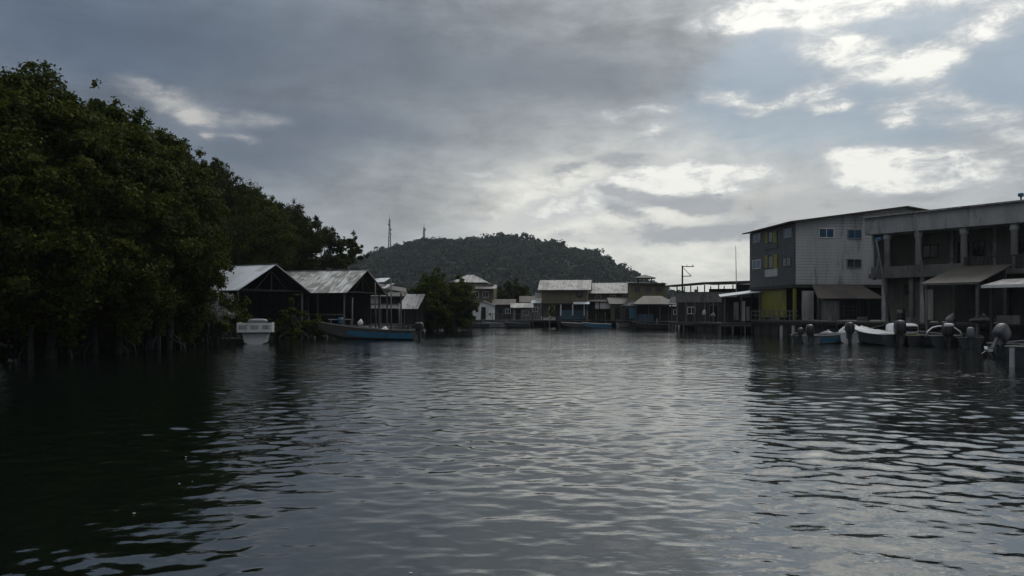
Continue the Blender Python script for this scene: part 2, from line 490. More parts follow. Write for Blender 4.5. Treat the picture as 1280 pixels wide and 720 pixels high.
# ------------------------------------------------------------------ water
def build_water():
    rad = [0.0, 0.5, 1.0]
    r = 1.6
    while r < 150:
        rad.append(r); r *= 1.0036
    while r < 6000:
        rad.append(r); r *= 1.10
    rad = np.array(rad)
    dense = np.linspace(-44, 44, 640)
    sparse = np.linspace(46, 314, 90)[1:-1]
    ang = np.radians(np.concatenate([dense, sparse]))
    RR, AA = np.meshgrid(rad[1:], ang, indexing='ij')
    x = RR * np.sin(AA); y = RR * np.cos(AA)
    z = np.zeros_like(x)
    g = np.random.default_rng(3)
    n = 110
    lam = np.exp(g.uniform(np.log(.17), np.log(1.5), n))
    th = R(80) + g.normal(0, R(48), n)
    k = 2 * np.pi / lam
    slope = 0.060 * np.sqrt(2 / n) * np.where(lam > .8, .65, 1.15)
    ph = g.uniform(0, 2 * np.pi, n)
    dr = RR * 0.0036 + 0.004
    gust = np.zeros_like(x)
    for j in range(7):
        q = 2 * np.pi / g.uniform(5, 16); a = g.uniform(0, 6.28)
        gust += np.sin(q * (np.cos(a) * x + np.sin(a) * y) + g.uniform(0, 6.28))
    gust = np.clip(1 + gust * .13, .5, 1.5)
    for i in range(n):
        att = np.clip((lam[i] / dr - 3.0) / 3.0, 0, 1)
        z += slope[i] / k[i] * att * np.sin(k[i] * (np.cos(th[i]) * x + np.sin(th[i]) * y) + ph[i])
    z *= gust * np.clip((160 - RR) / 60, 0, 1)
    nr, na = x.shape
    V = np.concatenate([[[0, 0, 0]], np.stack([x, y, z], -1).reshape(-1, 3)])
    I = 1 + np.arange(nr * na).reshape(nr, na)
    J = np.roll(I, -1, axis=1)
    Q = np.stack([I[:-1], J[:-1], J[1:], I[1:]], -1).reshape(-1, 4)[:, ::-1]
    fan = np.stack([np.zeros(na, int), I[0], J[0], J[0]], -1)
    # centre fan: degenerate quads avoided by a tiny ring of quads from a doubled centre
    Vc = np.stack([x[0] * .02, y[0] * .02, z[0]], -1)
    off = len(V); V = np.concatenate([V, Vc])
    c0 = off + np.arange(na); c1 = np.roll(c0, -1)
    Q = np.concatenate([Q, np.stack([c0, c1, J[0], I[0]], -1)[:, ::-1]])
    m, t, b = new_mat('river_water')
    v = tex_vec(t)
    b.inputs['Base Color'].default_value = (.004, .0065, .0055, 1)
    b.inputs['Roughness'].default_value = .04
    b.inputs['IOR'].default_value = 1.42
    n1 = noise(t, tex_vec(t, (.8, 1.2, 1)), 3.6, 3, .5, .2)
    n2 = noise(t, tex_vec(t, (.8, 1.2, 1)), 11., 3, .55, .3)
    patch = noise(t, v, .12, 3, .5).smooth(.3, .7, .6, 1.3)
    # the modelled waves fade out with distance from the boat, so the ripple relief takes over from them there
    ln = t.nodes.new('ShaderNodeVectorMath'); ln.operation = 'LENGTH'; t.links.new(v, ln.inputs[0])
    far = E(t, ln.outputs['Value']).smooth(10, 46, 1.0, 5.0)
    h = (n1 * .0062 + n2 * .0012) * patch * far
    bump(t, b, h, 1.0)
    # extra plain mirror share, added to brighten the water beyond its own reflection
    gl_ = t.nodes.new('ShaderNodeBsdfGlossy'); gl_.inputs['Color'].default_value = (.95, .95, .93, 1); gl_.inputs['Roughness'].default_value = .04
    t.links.new(b.inputs['Normal'].links[0].from_socket, gl_.inputs['Normal'])
    mx = t.nodes.new('ShaderNodeMixShader'); mx.inputs[0].default_value = .17
    t.links.new(b.outputs[0], mx.inputs[1]); t.links.new(gl_.outputs[0], mx.inputs[2])
    t.links.new(mx.outputs[0], t.nodes['Material Output'].inputs[0])
    o = np_mesh('water', V, Q, m, smooth=True)
    return kind(o, 'structure')


build_water()


# ------------------------------------------------------------------ land
RIDGE = np.array([(150, 380), (250, 362), (330, 346), (400, 335), (450, 326), (490, 315), (540, 305), (600, 300), (660, 304), (700, 309),
                  (745, 322), (790, 350), (830, 372), (900, 386), (1000, 389)], float)


def ridge_z(x):
    return np.interp(x, (RIDGE[:, 0] - 640) * .7035, (HOR - RIDGE[:, 1]) * .7035 - 3.0)


def shore(x, y):
    """metres inland of the water's edge (negative over water)"""
    left = -23.0 - .02 * (y - 50) - x + 1.2 * np.sin(y * .21)
    right = x - np.interp(y, [-50, 30, 50, 62, 75, 95, 116], [46, 40, 34, 27, 25, 22, 14])
    far = y - 117
    return np.maximum(np.maximum(left, right), far)


def build_ground():
    xs = np.concatenate([np.linspace(-1500, -120, 24), np.arange(-116, 117, 2.0), np.linspace(120, 1500, 24)])
    ys = np.concatenate([np.linspace(-300, -60, 8), np.arange(-56, 180, 2.0), np.linspace(184, 3000, 40)])
    gx, gy = np.meshgrid(xs, ys, indexing='ij')
    s = shore(gx, gy)
    z = np.clip(s * .22, -2.2, .75) + np.where(s > 0, .12 * np.sin(gx * .9) * np.sin(gy * .7), 0)
    V = np.stack([gx, gy, z], -1).reshape(-1, 3)
    I = np.arange(gx.size).reshape(gx.shape)
    Q = np.stack([I[:-1, :-1], I[1:, :-1], I[1:, 1:], I[:-1, 1:]], -1).reshape(-1, 4)
    kind(np_mesh('ground', V, Q, M['mud'], smooth=True), 'structure')


def hill_z(x, y):
    u = np.clip((y - 400) / 300, 0, 1); u = u * u * (3 - 2 * u)
    d = np.clip((1150 - y) / 450, 0, 1)
    return ridge_z(x * 700 / np.maximum(y, 400) * .35 + x * .65) * u * d + 2.2 * np.sin(x * .07 + y * .03) * u


def build_hill():
    xs = np.linspace(-420, 320, 150); ys = np.linspace(380, 1150, 110)
    gx, gy = np.meshgrid(xs, ys, indexing='ij')
    V = np.stack([gx, gy, hill_z(gx, gy)], -1).reshape(-1, 3)
    I = np.arange(gx.size).reshape(gx.shape)
    Q = np.stack([I[:-1, :-1], I[1:, :-1], I[1:, 1:], I[:-1, 1:]], -1).reshape(-1, 4)
    m = mat('hill_undergrowth', (.012, .018, .009), (.02, .027, .013), .05, .9, 0)
    kind(np_mesh('hill', V, Q, m, smooth=True), 'structure')


def leaf_cloud(cen, rad, n, size, g, flat=.55, shell=.55, wild=.7):
    """n leaf faces around each centre, thicker towards the outside of each clump"""
    cen = np.asarray(cen, float); rad = np.asarray(rad, float)
    k = len(cen)
    d = g.normal(size=(k, n, 3)); d /= np.linalg.norm(d, axis=-1, keepdims=True)
    rr = (shell + (1 - shell) * g.random((k, n, 1))) * (g.random((k, n, 1)) ** .25)
    p = cen[:, None] + d * rr * rad[:, None, :]
    p = p.reshape(-1, 3)
    N = len(p)
    nrm = d.reshape(-1, 3) * .6 + g.normal(size=(N, 3)) * wild + np.array([0, 0, .45])
    nrm /= np.linalg.norm(nrm, axis=-1, keepdims=True)
    a = np.cross(nrm, g.normal(size=(N, 3))); a /= np.linalg.norm(a, axis=-1, keepdims=True)
    b = np.cross(nrm, a)
    s = size * g.uniform(.6, 1.3, (N, 1))
    P = np.stack([p - a * s, p - b * s * flat + nrm * s * .12, p + a * s, p + b * s * flat + nrm * s * .12], 1).reshape(-1, 3)
    Q = np.arange(4 * N).reshape(N, 4)
    return P, Q


def build_forest():
    g = np.random.default_rng(11)
    n = 5200
    x = g.uniform(-330, 250, n); y = g.uniform(415, 790, n)
    z = hill_z(x, y)
    keep = z > 3
    x, y, z = x[keep], y[keep], z[keep]
    h = g.uniform(3.0, 6.5, len(x)) * np.where(g.random(len(x)) > .9, 1.4, 1)
    r = 2.0 + 5.5 * g.random(len(x)) ** 1.8
    cen, rad = [], []
    for i in range(len(x)):
        for j in range(3):
            cen.append((x[i] + g.normal() * r[i] * .6, y[i] + g.normal() * r[i] * .6, z[i] + h[i] + g.uniform(-2.2, 1.6)))
            q = r[i] * g.uniform(.5, .85)
            rad.append((q, q, q * .75))
    P, Q = leaf_cloud(cen, rad, 26, 1.15, g, .7, .55, .38)
    o = np_mesh('forest', P, Q, M['leaf_far'])
    kind(o, 'stuff'); o['label'] = 'dark forest covering the rounded hill behind the village'
    # low scrub and palms on the flat land behind the houses
    n = 520
    x = g.uniform(-150, 190, n); y = g.uniform(150, 330, n)
    cen = np.stack([x, y, g.uniform(.8, 2.6, n)], -1)
    q = g.uniform(1.4, 2.6, n)
    P, Q = leaf_cloud(cen, np.stack([q, q, q * .8], -1), 60, .5, g, .6, .5)
    o = np_mesh('undergrowth', P, Q, M['leaf_dark'])
    kind(o, 'stuff'); o['label'] = 'low green scrub on the flat land behind the houses'


build_ground(); build_hill(); build_forest()


# ------------------------------------------------------------------ trees
def tree(name, label, cat, x, y, H, Rx, Ry, z0, seed, clumps=60, leaves=330, size=.15, leafm='leaf', barkm='bark', group=None,
         lean=(0, 0), stems=3, crown_pow=.6, base_z=.2, low=0.0):
    g = np.random.default_rng(seed)
    t = thing(name, label, cat, (x, y, 0), 0, group)
    cen, rad = [], []
    zc = (z0 + H) / 2; hz_ = (H - z0) / 2
    while len(cen) < clumps:
        d = g.normal(size=3); d /= np.linalg.norm(d)
        rr = g.random() ** .33 * .92
        zz = d[2] * rr
        # widest a little under the middle, ragged outline
        wide = 1.0 if zz < 0 else (1 - .35 * zz)
        px_, py_ = d[0] * rr * Rx * wide, d[1] * rr * Ry * wide
        c = np.array([px_ + lean[0] * (zz + 1) * .5, py_ + lean[1] * (zz + 1) * .5, zc + zz * hz_])
        if c[2] < z0 + low * abs(d[0]):
            continue
        cen.append(c)
        q = g.uniform(.55, 1.15) * (min(Rx, H - z0) / 4.0) ** .5
        rad.append((q * g.uniform(.9, 1.35), q * g.uniform(.9, 1.35), q * g.uniform(.55, .85)))
    cen = np.array(cen)
    P, Q = leaf_cloud(cen, rad, leaves, size, g, .5, .35)
    # loose twigs that break the outline
    k = clumps
    idx = g.integers(0, len(cen), k)
    outv = cen[idx] - np.array([0, 0, zc]); outv /= np.linalg.norm(outv, axis=1, keepdims=True) + 1e-6
    tc_ = cen[idx] + outv * g.uniform(.35, .95, (k, 1)) + np.array([0, 0, .15])
    P2, Q2 = leaf_cloud(tc_, np.full((k, 3), .36), 55, size * .85, g, .5, .1)
    np_mesh('crown', np.concatenate([P, P2]), np.concatenate([Q, Q2 + len(P)]), M[leafm], t)
    mb = MB()
    for s in range(stems):
        a = 2 * math.pi * (s + g.random() * .6) / stems
        b0 = np.array([math.cos(a) * .35 * stems ** .5, math.sin(a) * .3 * stems ** .5, base_z - .9])
        top = np.array([math.cos(a) * Rx * .28 + lean[0] * .4, math.sin(a) * Ry * .28 + lean[1] * .4, z0 + (H - z0) * .62])
        pts, rr = [], []
        for j in range(7):
            u = j / 6
            wob = np.array([math.sin(u * 5 + s), math.cos(u * 4 + s * 2), 0]) * .22 * u
            pts.append(b0 * (1 - u) + top * u + wob)
            rr.append(.17 * (1 - u) ** .8 + .035)
        mb.tube(pts, rr, 7)
        order = np.argsort(np.linalg.norm(cen - top, axis=1))
        for q in order[g.integers(0, 3)::max(1, int(len(cen) / 9))][:9]:
            j = int(g.integers(2, 6)); p0 = np.array(pts[j]); p1 = cen[q]
            mid = (p0 + p1) / 2 + g.normal(size=3) * .25 + np.array([0, 0, .25])
            mb.tube([p0, mid, p1], [rr[j] * .6, rr[j] * .4, .015], 6)
        # arched prop roots standing in the mud
        for q in range(3):
            aa = a + g.uniform(-1, 1)
            e = b0 + np.array([math.cos(aa) * g.uniform(.7, 1.4), math.sin(aa) * g.uniform(.7, 1.4), -.25])
            s0 = b0 + np.array([0, 0, g.uniform(1.2, 2.0)])
            mb.tube([s0, (s0 + e) / 2 + np.array([math.cos(aa) * .25, math.sin(aa) * .25, .35]), e], [.055, .05, .035], 6)
    mb.build('trunk', M[barkm], t, True)
    return t


MG = 'mangroves along the left bank'
#     px   Y   top  low   Rx   Ry   label
LT = [
    (-60, 31, 60, 425, 4.4, 4.0, 'tall mangrove cut by the left edge, its top the highest on the bank', .0),
    (40, 34, 78, 428, 4.2, 4.0, 'tall bushy mangrove with pale bare stems showing through its lower leaves', .0),
    (128, 38, 118, 432, 4.0, 3.6, 'mangrove with a jutting top twig, second step down of the tree line', .0),
    (195, 43, 148, 432, 3.6, 3.4, 'broad mangrove whose low branches overhang the dark water', .0),
    (216, 46, 244, 428, 2.1, 2.2, 'low leaning mangrove whose leaves half cover the pale shack', .0),
    (206, 58, 172, 380, 4.4, 3.6, 'dark mangrove rising behind the pale shack', .0),
    (258, 72, 200, 350, 4.4, 4.0, 'tall mangrove filling the gap behind the left end of the first shed roof', .0),
    (304, 72, 232, 350, 4.8, 4.0, 'mangrove standing behind the bright tin roof of the first boat shed', .0),
    (352, 78, 252, 350, 4.0, 3.6, 'mangrove showing over the ridge between the two boat sheds', .0),
    (396, 86, 276, 352, 3.6, 3.0, 'thin mangrove with sky gaps behind the patchy tin roof', .0),
    (432, 92, 290, 352, 2.3, 2.2, 'last small mangrove of the row, its airy crown against the sky', .0),
    (-170, 33, 70, 425, 4.4, 4.0, 'mangrove outside the left edge of the view', .0),
]
for i, (px, Y, pt, pl, rx, ry, lab, ln) in enumerate(LT):
    if px < -100:
        continue
    H = Z(pt, Y); z0 = max(-.1, Z(pl + 8, Y))
    if i in (9, 10):
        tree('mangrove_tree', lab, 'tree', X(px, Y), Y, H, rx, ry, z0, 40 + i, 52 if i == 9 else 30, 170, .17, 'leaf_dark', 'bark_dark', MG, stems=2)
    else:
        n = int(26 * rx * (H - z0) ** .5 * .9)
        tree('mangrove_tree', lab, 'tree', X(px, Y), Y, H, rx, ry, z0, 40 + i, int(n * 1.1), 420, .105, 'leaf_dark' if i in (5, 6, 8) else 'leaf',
             'bark', MG, low=0)

# dense dark thicket between the trunks, behind the first row
def thicket():
    g = np.random.default_rng(5)
    n = 420
    y = g.uniform(27, 105, n); x = -24.6 - g.random(n) * 7 - .02 * (y - 50)
    q = g.uniform(.8, 1.7, n)
    cen = np.stack([x, y, g.uniform(.3, 1.0, n) * np.where(y < 60, 6.0, 4.2)], -1)
    P, Q = leaf_cloud(cen, np.stack([q, q, q], -1), 130, .22, g, .55, .3)
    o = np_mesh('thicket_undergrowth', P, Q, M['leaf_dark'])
    kind(o, 'stuff'); o['label'] = 'dark tangled thicket filling the bank behind the mangroves'


thicket()


def fringe():
    g = np.random.default_rng(15)
    n = 330
    y = g.uniform(27, 56, n)
    x = -20.6 + .06 * (y - 40) - g.random(n) * 3.2 + .5 * np.sin(y * .9)
    q = g.uniform(.45, .85, n)
    cen = np.stack([x, y, g.random(n) ** 1.4 * 2.4 + .15], -1)
    P, Q = leaf_cloud(cen, np.stack([q, q, q * .8], -1), 150, .12, g, .5, .3)
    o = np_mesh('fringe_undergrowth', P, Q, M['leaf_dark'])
    kind(o, 'stuff'); o['label'] = 'low leaves hanging to the dark water under the left mangroves'


fringe()
BU = 'bushes at the foot of the boat sheds'
for i, (px, Y, pt, rx, lab) in enumerate([
        (262, 49, 352, 1.35, 'yellow green bush hanging over the water left of the white skiff'),
        (296, 56, 374, 1.0, 'yellow green bush under the left eave of the first boat shed'),
        (368, 60, 380, .9, 'green bush between the posts of the first and second boat shed'),
        (392, 61, 398, .9, 'low weeds at the water beside the bow of the blue boat'),
        (350, 62, 398, 1.0, 'low bush behind the white skiff')]):
    H = Z(pt, Y)
    tree('waterside_bush', lab, 'bush', X(px, Y), Y, H, rx, rx, .05, 80 + i, 14, 170, .13, 'leaf', 'bark', BU, stems=2)

def pale_clusters(px, Y, spots, seed):
    g = np.random.default_rng(seed)
    t = thing('pale_shrub', 'shrub with pale silvery leaf clusters overhanging the water left of the white skiff', 'shrub', (X(px, Y), Y, 0), 0)
    cen = np.array([(X(a, Y) - X(px, Y) + g.normal() * .1, g.normal() * .3, Z(b, Y)) for a, b in spots])
    P, Q = leaf_cloud(cen, g.uniform(.22, .48, (len(cen), 3)), 55, .10, g, .5, .2)
    np_mesh('crown', P, Q, M['leaf_pale'], t)
    mb = MB()
    for c in cen:
        b = Vector((g.normal() * .2, .2, -.3)); c = Vector(c)
        mb.tube([b, (b + c) / 2 + Vector((0, 0, .3)), c], [.035, .022, .008], 6)
    mb.build('trunk', M['bark'], t, True)


pale_clusters(262, 47.8, [(238, 346), (247, 352), (251, 360), (268, 372), (281, 371), (272, 384), (280, 390), (288, 394), (276, 396), (248, 388), (243, 398), (262, 380), (255, 376)], 33)
# mangrove islet in mid channel
tree('mangrove_tree', 'round olive mangrove standing in the water before the pale hipped roof', 'tree', X(541, 84), 84, Z(344, 84), 2.75, 2.4, -.1, 61, 120, 230, .17,
     'leaf', 'bark_dark')
tree('mangrove_tree', 'right-leaning lower mangrove of the pair in mid channel', 'tree', X(566, 86), 86, Z(353, 86), 2.3, 2.1, -.1, 62, 90, 230, .17,
     'leaf', 'bark_dark', lean=(.4, 0))
tree('shade_tree', 'dark tree between the white cabin and the tan two storey house', 'tree', X(646, 122), 122, Z(352, 122), 2.6, 2.4, 1.5, 63, 36, 150, .24, 'leaf_dark', 'bark_dark')
tree('shade_tree', 'dark low tree left of the tan two storey house, beside the jetty', 'tree', X(622, 128), 128, Z(362, 128), 2.4, 2.2, 1.2, 64, 30, 150, .24, 'leaf_dark', 'bark_dark')
tree('shade_tree', 'dark tree behind the roofs under the left foot of the hill', 'tree', X(505, 120), 120, Z(366, 120), 3.2, 2.4, 1.2, 65, 36, 150, .24, 'leaf_dark', 'bark_dark')


# ------------------------------------------------------------------ building helpers (local axes: x along the front, y into the building)
def window(parent, o, u, n, w, h, pane='glass_dark', frame='white_paint', bars=1, proud=.06, fw=.07):
    """window centred at o on a wall whose along-axis is u and outward normal n: frame with its pane as sub-part"""
    o, u, n = Vector(o), Vector(u).normalized(), Vector(n).normalized(); z = Vector((0, 0, 1))
    c = o + n * proud / 2
    mb = MB()
    for s in (-1, 1):
        mb.obox(c + u * s * (w / 2 - fw / 2), u, n, z, fw / 2, proud / 2, h / 2)
        mb.obox(c + z * s * (h / 2 - fw / 2), u, n, z, w / 2 - fw - .001, proud / 2 - .003, fw / 2)
    for b in range(bars):
        k = (b + 1) / (bars + 1) - .5
        mb.obox(c + u * k * (w - 2 * fw), u, n, z, .025, proud / 2 - .006, h / 2 - fw - .001)
    f = mb.build('window', M[frame], parent)
    MB().obox(o + n * .014, u, n, z, w / 2 - fw * .6, .008, h / 2 - fw * .6).build('pane', M[pane], f)
    return f


def door(parent, o, u, n, w, h, m='dark_room', frame='wood_grey'):
    """door whose foot centre is o"""
    o, u, n = Vector(o), Vector(u).normalized(), Vector(n).normalized(); z = Vector((0, 0, 1))
    c = o + z * h / 2
    d = MB().obox(c + n * .015, u, n, z, w / 2 - .06, .012, h / 2 - .03).build('door', M[m], parent)
    mb = MB()
    for s in (-1, 1):
        mb.obox(c + n * .03 + u * s * (w / 2 - .03), u, n, z, .035, .03, h / 2)
    mb.obox(c + n * .03 + z * (h / 2 + .03), u, n, z, w / 2 + .005, .03, .03)
    mb.build('frame', M[frame], d)
    return d


def deck(parent, x0, x1, y0, y1, z, m='deck_boards', th=.12, step=2.0, pile=True, wm='wood_dark', name='deck'):
    MB().box(x0, x1, y0, y1, z - th, z).build(name, M[m], parent)
    mb = MB()
    mb.box(x0 + .02, x1 - .02, y0 + .05, y0 + .17, z - th - .18, z - th - .003)
    mb.box(x0 + .02, x1 - .02, y1 - .17, y1 - .05, z - th - .18, z - th - .003)
    mb.build('joist', M[wm], parent)
    MB().box(x0 + .1, x1 - .1, y1 - .30, y1 - .24, -.9, z - th - .02).build('under_deck_shade', M['wood_dark'], parent)  # dark sheet added under the deck: blocks light behind, stands for shade
    if pile:
        nx = max(1, round((x1 - x0) / step)); ny = max(1, round((y1 - y0) / (step * 1.6)))
        for i in range(nx + 1):
            for j in range(ny + 1):
                if 0 < j < ny and 0 < i < nx and (i + j) % 2:
                    continue
                xx = x0 + .12 + (x1 - x0 - .24) * i / nx; yy = y0 + .11 + (y1 - y0 - .22) * j / ny
                MB().tube([(xx + random.uniform(-.06, .06), yy, -1.4), (xx, yy, z - th - .19 if 0 < j < ny else z - th - .004)],
                          [.085, .07], 7).build('pile', M[wm], parent)


def gable_roof(parent, x0, x1, y0, y1, ze, zr, m, ridge='x', over=.4, th=.05, split=.5, fascia='wood_dark'):
    """two sheets meeting at a ridge; returns the roof part"""
    mb = MB()
    if ridge == 'x':
        yc = y0 + (y1 - y0) * split
        s0 = (zr - ze) / (yc - y0); s1 = (zr - ze) / (y1 - yc)
        a, b = x0 - over, x1 + over
        mb.slab((a, y0 - over, ze - s0 * over), (b, y0 - over, ze - s0 * over), (b, yc, zr), (a, yc, zr), th)
        mb.slab((a, yc + .004, zr), (b, yc + .004, zr), (b, y1 + over, ze - s1 * over), (a, y1 + over, ze - s1 * over), th)
    else:
        xc = x0 + (x1 - x0) * split
        s0 = (zr - ze) / (xc - x0); s1 = (zr - ze) / (x1 - xc)
        a, b = y0 - over, y1 + over
        mb.slab((x0 - over, b, ze - s0 * over), (x0 - over, a, ze - s0 * over), (xc, a, zr), (xc, b, zr), th)
        mb.slab((xc + .004, b, zr), (xc + .004, a, zr), (x1 + over, a, ze - s1 * over), (x1 + over, b, ze - s1 * over), th)
    r = mb.build('roof', M[m], parent)
    return r


def hip_roof(parent, x0, x1, y0, y1, ze, zr, m, over=.4, hip=.42):
    a, b, c, d = x0 - over, x1 + over, y0 - over, y1 + over
    yc = (c + d) / 2; k = (d - c) * hip
    P = [(a, c, ze), (b, c, ze), (b, d, ze), (a, d, ze), (a + k, yc, zr), (b - k, yc, zr)]
    P += [(p[0], p[1], p[2] - .07) for p in P[:4]]
    return MB().add(P, [(0, 1, 5, 4), (1, 2, 5), (2, 3, 4, 5), (3, 0, 4), (0, 6, 7, 1), (1, 7, 8, 2), (2, 8, 9, 3), (3, 9, 6, 0), (9, 8, 7, 6)]).build('roof', M[m], parent)


def walls(parent, x0, x1, y0, y1, z0, z1, m, name='wall', gable=None, zr=0, t=.1):
    """four walls as one shell, optionally with gables in 'x' (on the x ends) or 'y'"""
    mb = MB()
    if gable == 'y':
        xc = (x0 + x1) / 2
        for yy in (y0, y1 - t):
            mb.prism([(x0, yy, z0), (x1, yy, z0), (x1, yy, z1), (xc, yy, zr), (x0, yy, z1)], (0, t, 0))
        mb.box(x0, x0 + t, y0 + t, y1 - t, z0, z1); mb.box(x1 - t, x1, y0 + t, y1 - t, z0, z1)
    else:
        mb.box(x0, x1, y0, y0 + t, z0, z1); mb.box(x0, x1, y1 - t, y1, z0, z1)
        yc = (y0 + y1) / 2
        for xx in (x0, x1 - t):
            if gable == 'x':
                mb.prism([(xx, y0 + t, z0), (xx, y1 - t, z0), (xx, y1 - t, z1), (xx, yc, zr), (xx, y0 + t, z1)], (t, 0, 0))
            else:
                mb.box(xx, xx + t, y0 + t, y1 - t, z0, z1)
    return mb.build(name, M[m], parent)


# ------------------------------------------------------------------ boats and motors
def outboard(parent, x, y, z, tilt=0, s=1.0, cowl='black_plastic', yaw=0):
    Mx = Matrix.Translation((x, y, z)) @ Matrix.Rotation(R(yaw), 4, 'Z') @ Matrix.Rotation(R(-tilt), 4, 'X') @ Matrix.Diagonal((s, s, s, 1))
    mb = MB()
    mb.obox((0, -.17, -.10), (1, 0, 0), (0, 1, 0), (0, 0, 1), .10, .11, .20)               # bracket
    mb.prism([(-.055, -.12, -.05), (-.055, -.36, -.02), (-.045, -.33, -.62), (-.045, -.15, -.62)], (.10, 0, 0))   # leg
    mb.obox((0, -.27, -.62), (1, 0, 0), (0, 1, 0), (0, 0, 1), .11, .20, .018)               # cavitation plate
    mb.sup((0, -.25, -.78), (.06, .24, .065), .8, 10, 6)                                    # gear case
    mb.prism([(-.012, -.16, -.82), (-.012, -.30, -.82), (-.012, -.26, -1.02), (-.012, -.20, -1.0)], (.024, 0, 0))  # skeg
    mb.xf(Mx); o = mb.build('outboard_motor', M['metal_dark'], parent)
    c = MB().sup((0, -.24, .27), (.20, .30, .30), .55, 16, 10)
    c.v = [(p[0] * (1 - .25 * max(0, p[2] - .2)), p[1] + (.10 * (p[2] - .2) if p[2] > .2 else 0), p[2]) for p in c.v]
    c.xf(Mx).build('cowl', M[cowl], o, True)
    b = MB()
    for k in range(3):
        a = 2 * math.pi * k / 3
        u = Vector((math.cos(a), 0, math.sin(a)))
        b.obox(Vector((0, -.50, -.78)) + u * .10, u, Vector((0, 1, 0)).cross(u) * .8 + Vector((0, .5, 0)), (0, 1, 0), .09, .055, .006)
    b.sup((0, -.50, -.78), (.035, .06, .035), .9, 8, 5)
    b.xf(Mx).build('propeller', M['metal_grey'], o)
    h = MB().tube([(0, .02, .10), (.05, .40, .16), (.06, .62, .18)], [.025, .022, .03], 7)
    h.xf(Mx).build('tiller', M['black_plastic'], o)
    return o


def skiff(name, label, cat, loc, rz, L, W, H, hull='fibre_white', rail='fibre_white', inner=None, motor=None, deckm='fibre_white', bow=.35,
          stripe=None, group=None, foredeck=True, thwarts=2, fd=.66, bow_round=2.6):
    """open boat, stern at local y 0, bow at +y"""
    t = thing(name, label, cat, loc, rz, group)
    n = 18
    rows = []
    half = lambda u: max(.02, W / 2 * (.86 + .14 * math.sin(min(1, u * 2.2) * 1.57)) * (1 - u ** bow_round) ** .62)
    sheer = lambda u: H * (1 + bow * u ** 2)
    keel = lambda u: -.16 + (H * 1.05 + .16) * max(0, (u - .62) / .38) ** 2.2
    for i in range(n + 1):
        u = i / n; y = L * u
        w, s, k = half(u), sheer(u), min(keel(u), sheer(u) - .06)
        ch = k + (s - k) * .30
        ti = min(.05, w * .4); fl = min(k + .16, s - .03)
        rows.append([(-w, y, s), (-w * .84, y, ch), (0, y, k), (w * .84, y, ch), (w, y, s),
                     (w - ti, y, s), (w * .78 - ti * .5, y, max(fl, ch - .02)), (-(w * .78 - ti * .5), y, max(fl, ch - .02)), (-(w - ti), y, s)])
    mb = MB()
    vs = [p for r in rows for p in r]; fs = []
    for i in range(n):
        for k in range(9):
            a, b = i * 9 + k, i * 9 + (k + 1) % 9
            fs.append((a, a + 9, b + 9, b))
    fs.append((n * 9 + 0, n * 9 + 8, n * 9 + 7, n * 9 + 6, n * 9 + 5, n * 9 + 4, n * 9 + 3, n * 9 + 2, n * 9 + 1))
    mb.add(vs, fs)
    r0 = rows[0]
    mb.prism([r0[0], r0[1], r0[2], r0[3], r0[4]], (0, .05, 0))
    mb.v = [(p[0], p[1], p[2]) for p in mb.v]
    h = mb.build('hull', M[hull], t)
    if stripe:
        for sx in (0, 4):
            sm = MB(); P = []
            for i in range(n):
                g, c = Vector(rows[i][sx]), Vector(rows[i][1 if sx == 0 else 3])
                o_ = Vector((-.012 if sx == 0 else .012, 0, 0))
                P.append((g + (c - g) * .22 + o_, g + (c - g) * .85 + o_))
            for i in range(n - 1):
                sm.add([P[i][0], P[i + 1][0], P[i + 1][1], P[i][1]], [(0, 1, 2, 3)])
            sm.build('side_band', M[stripe], t)
    g = MB()
    for sx in (0, 4):
        g.tube([(r[sx][0], r[sx][1], r[sx][2] + .012) for r in rows], .035, 7)
    g.tube([(rows[0][0][0], -.0, H + .012), (rows[0][4][0], -.0, H + .012)], .035, 7)
    g.build('gunwale', M[rail], t, True)
    for k in range(thwarts):
        u = .24 + .30 * k; y = L * u; w = half(u) * .88
        MB().box(-w, w, y - .13, y + .13, H * .66, H * .66 + .04).build('thwart', M[deckm if inner is None else inner], t)
    if foredeck:
        fdm = MB(); k0 = int(n * fd)
        for i in range(k0, n):
            a, b = rows[i], rows[i + 1]
            cz = lambda r: r[0][2] + .06
            fdm.add([(a[0][0] * .97, a[0][1], a[0][2] + .004), (0, a[0][1], cz(a)), (a[4][0] * .97, a[4][1], a[4][2] + .004),
                     (b[0][0] * .97, b[0][1], b[0][2] + .004), (0, b[0][1], cz(b)), (b[4][0] * .97, b[4][1], b[4][2] + .004)],
                    [(0, 1, 4, 3), (1, 2, 5, 4)])
        a = rows[k0]
        fdm.add([(a[0][0] * .97, a[0][1], a[0][2] + .004), (0, a[0][1], a[0][2] + .06), (a[4][0] * .97, a[4][1], a[4][2] + .004),
                 (a[4][0] * .8, a[4][1], a[4][2] - .2), (a[0][0] * .8, a[0][1], a[0][2] - .2)], [(4, 3, 2, 1, 0)])
        fdm.build('foredeck', M[deckm], t)
    if motor:
        outboard(t, motor.get('x', 0), -.02, H + .02, motor.get('tilt', 0), motor.get('s', 1.0), motor.get('cowl', 'black_plastic'), motor.get('yaw', 0))
    return t


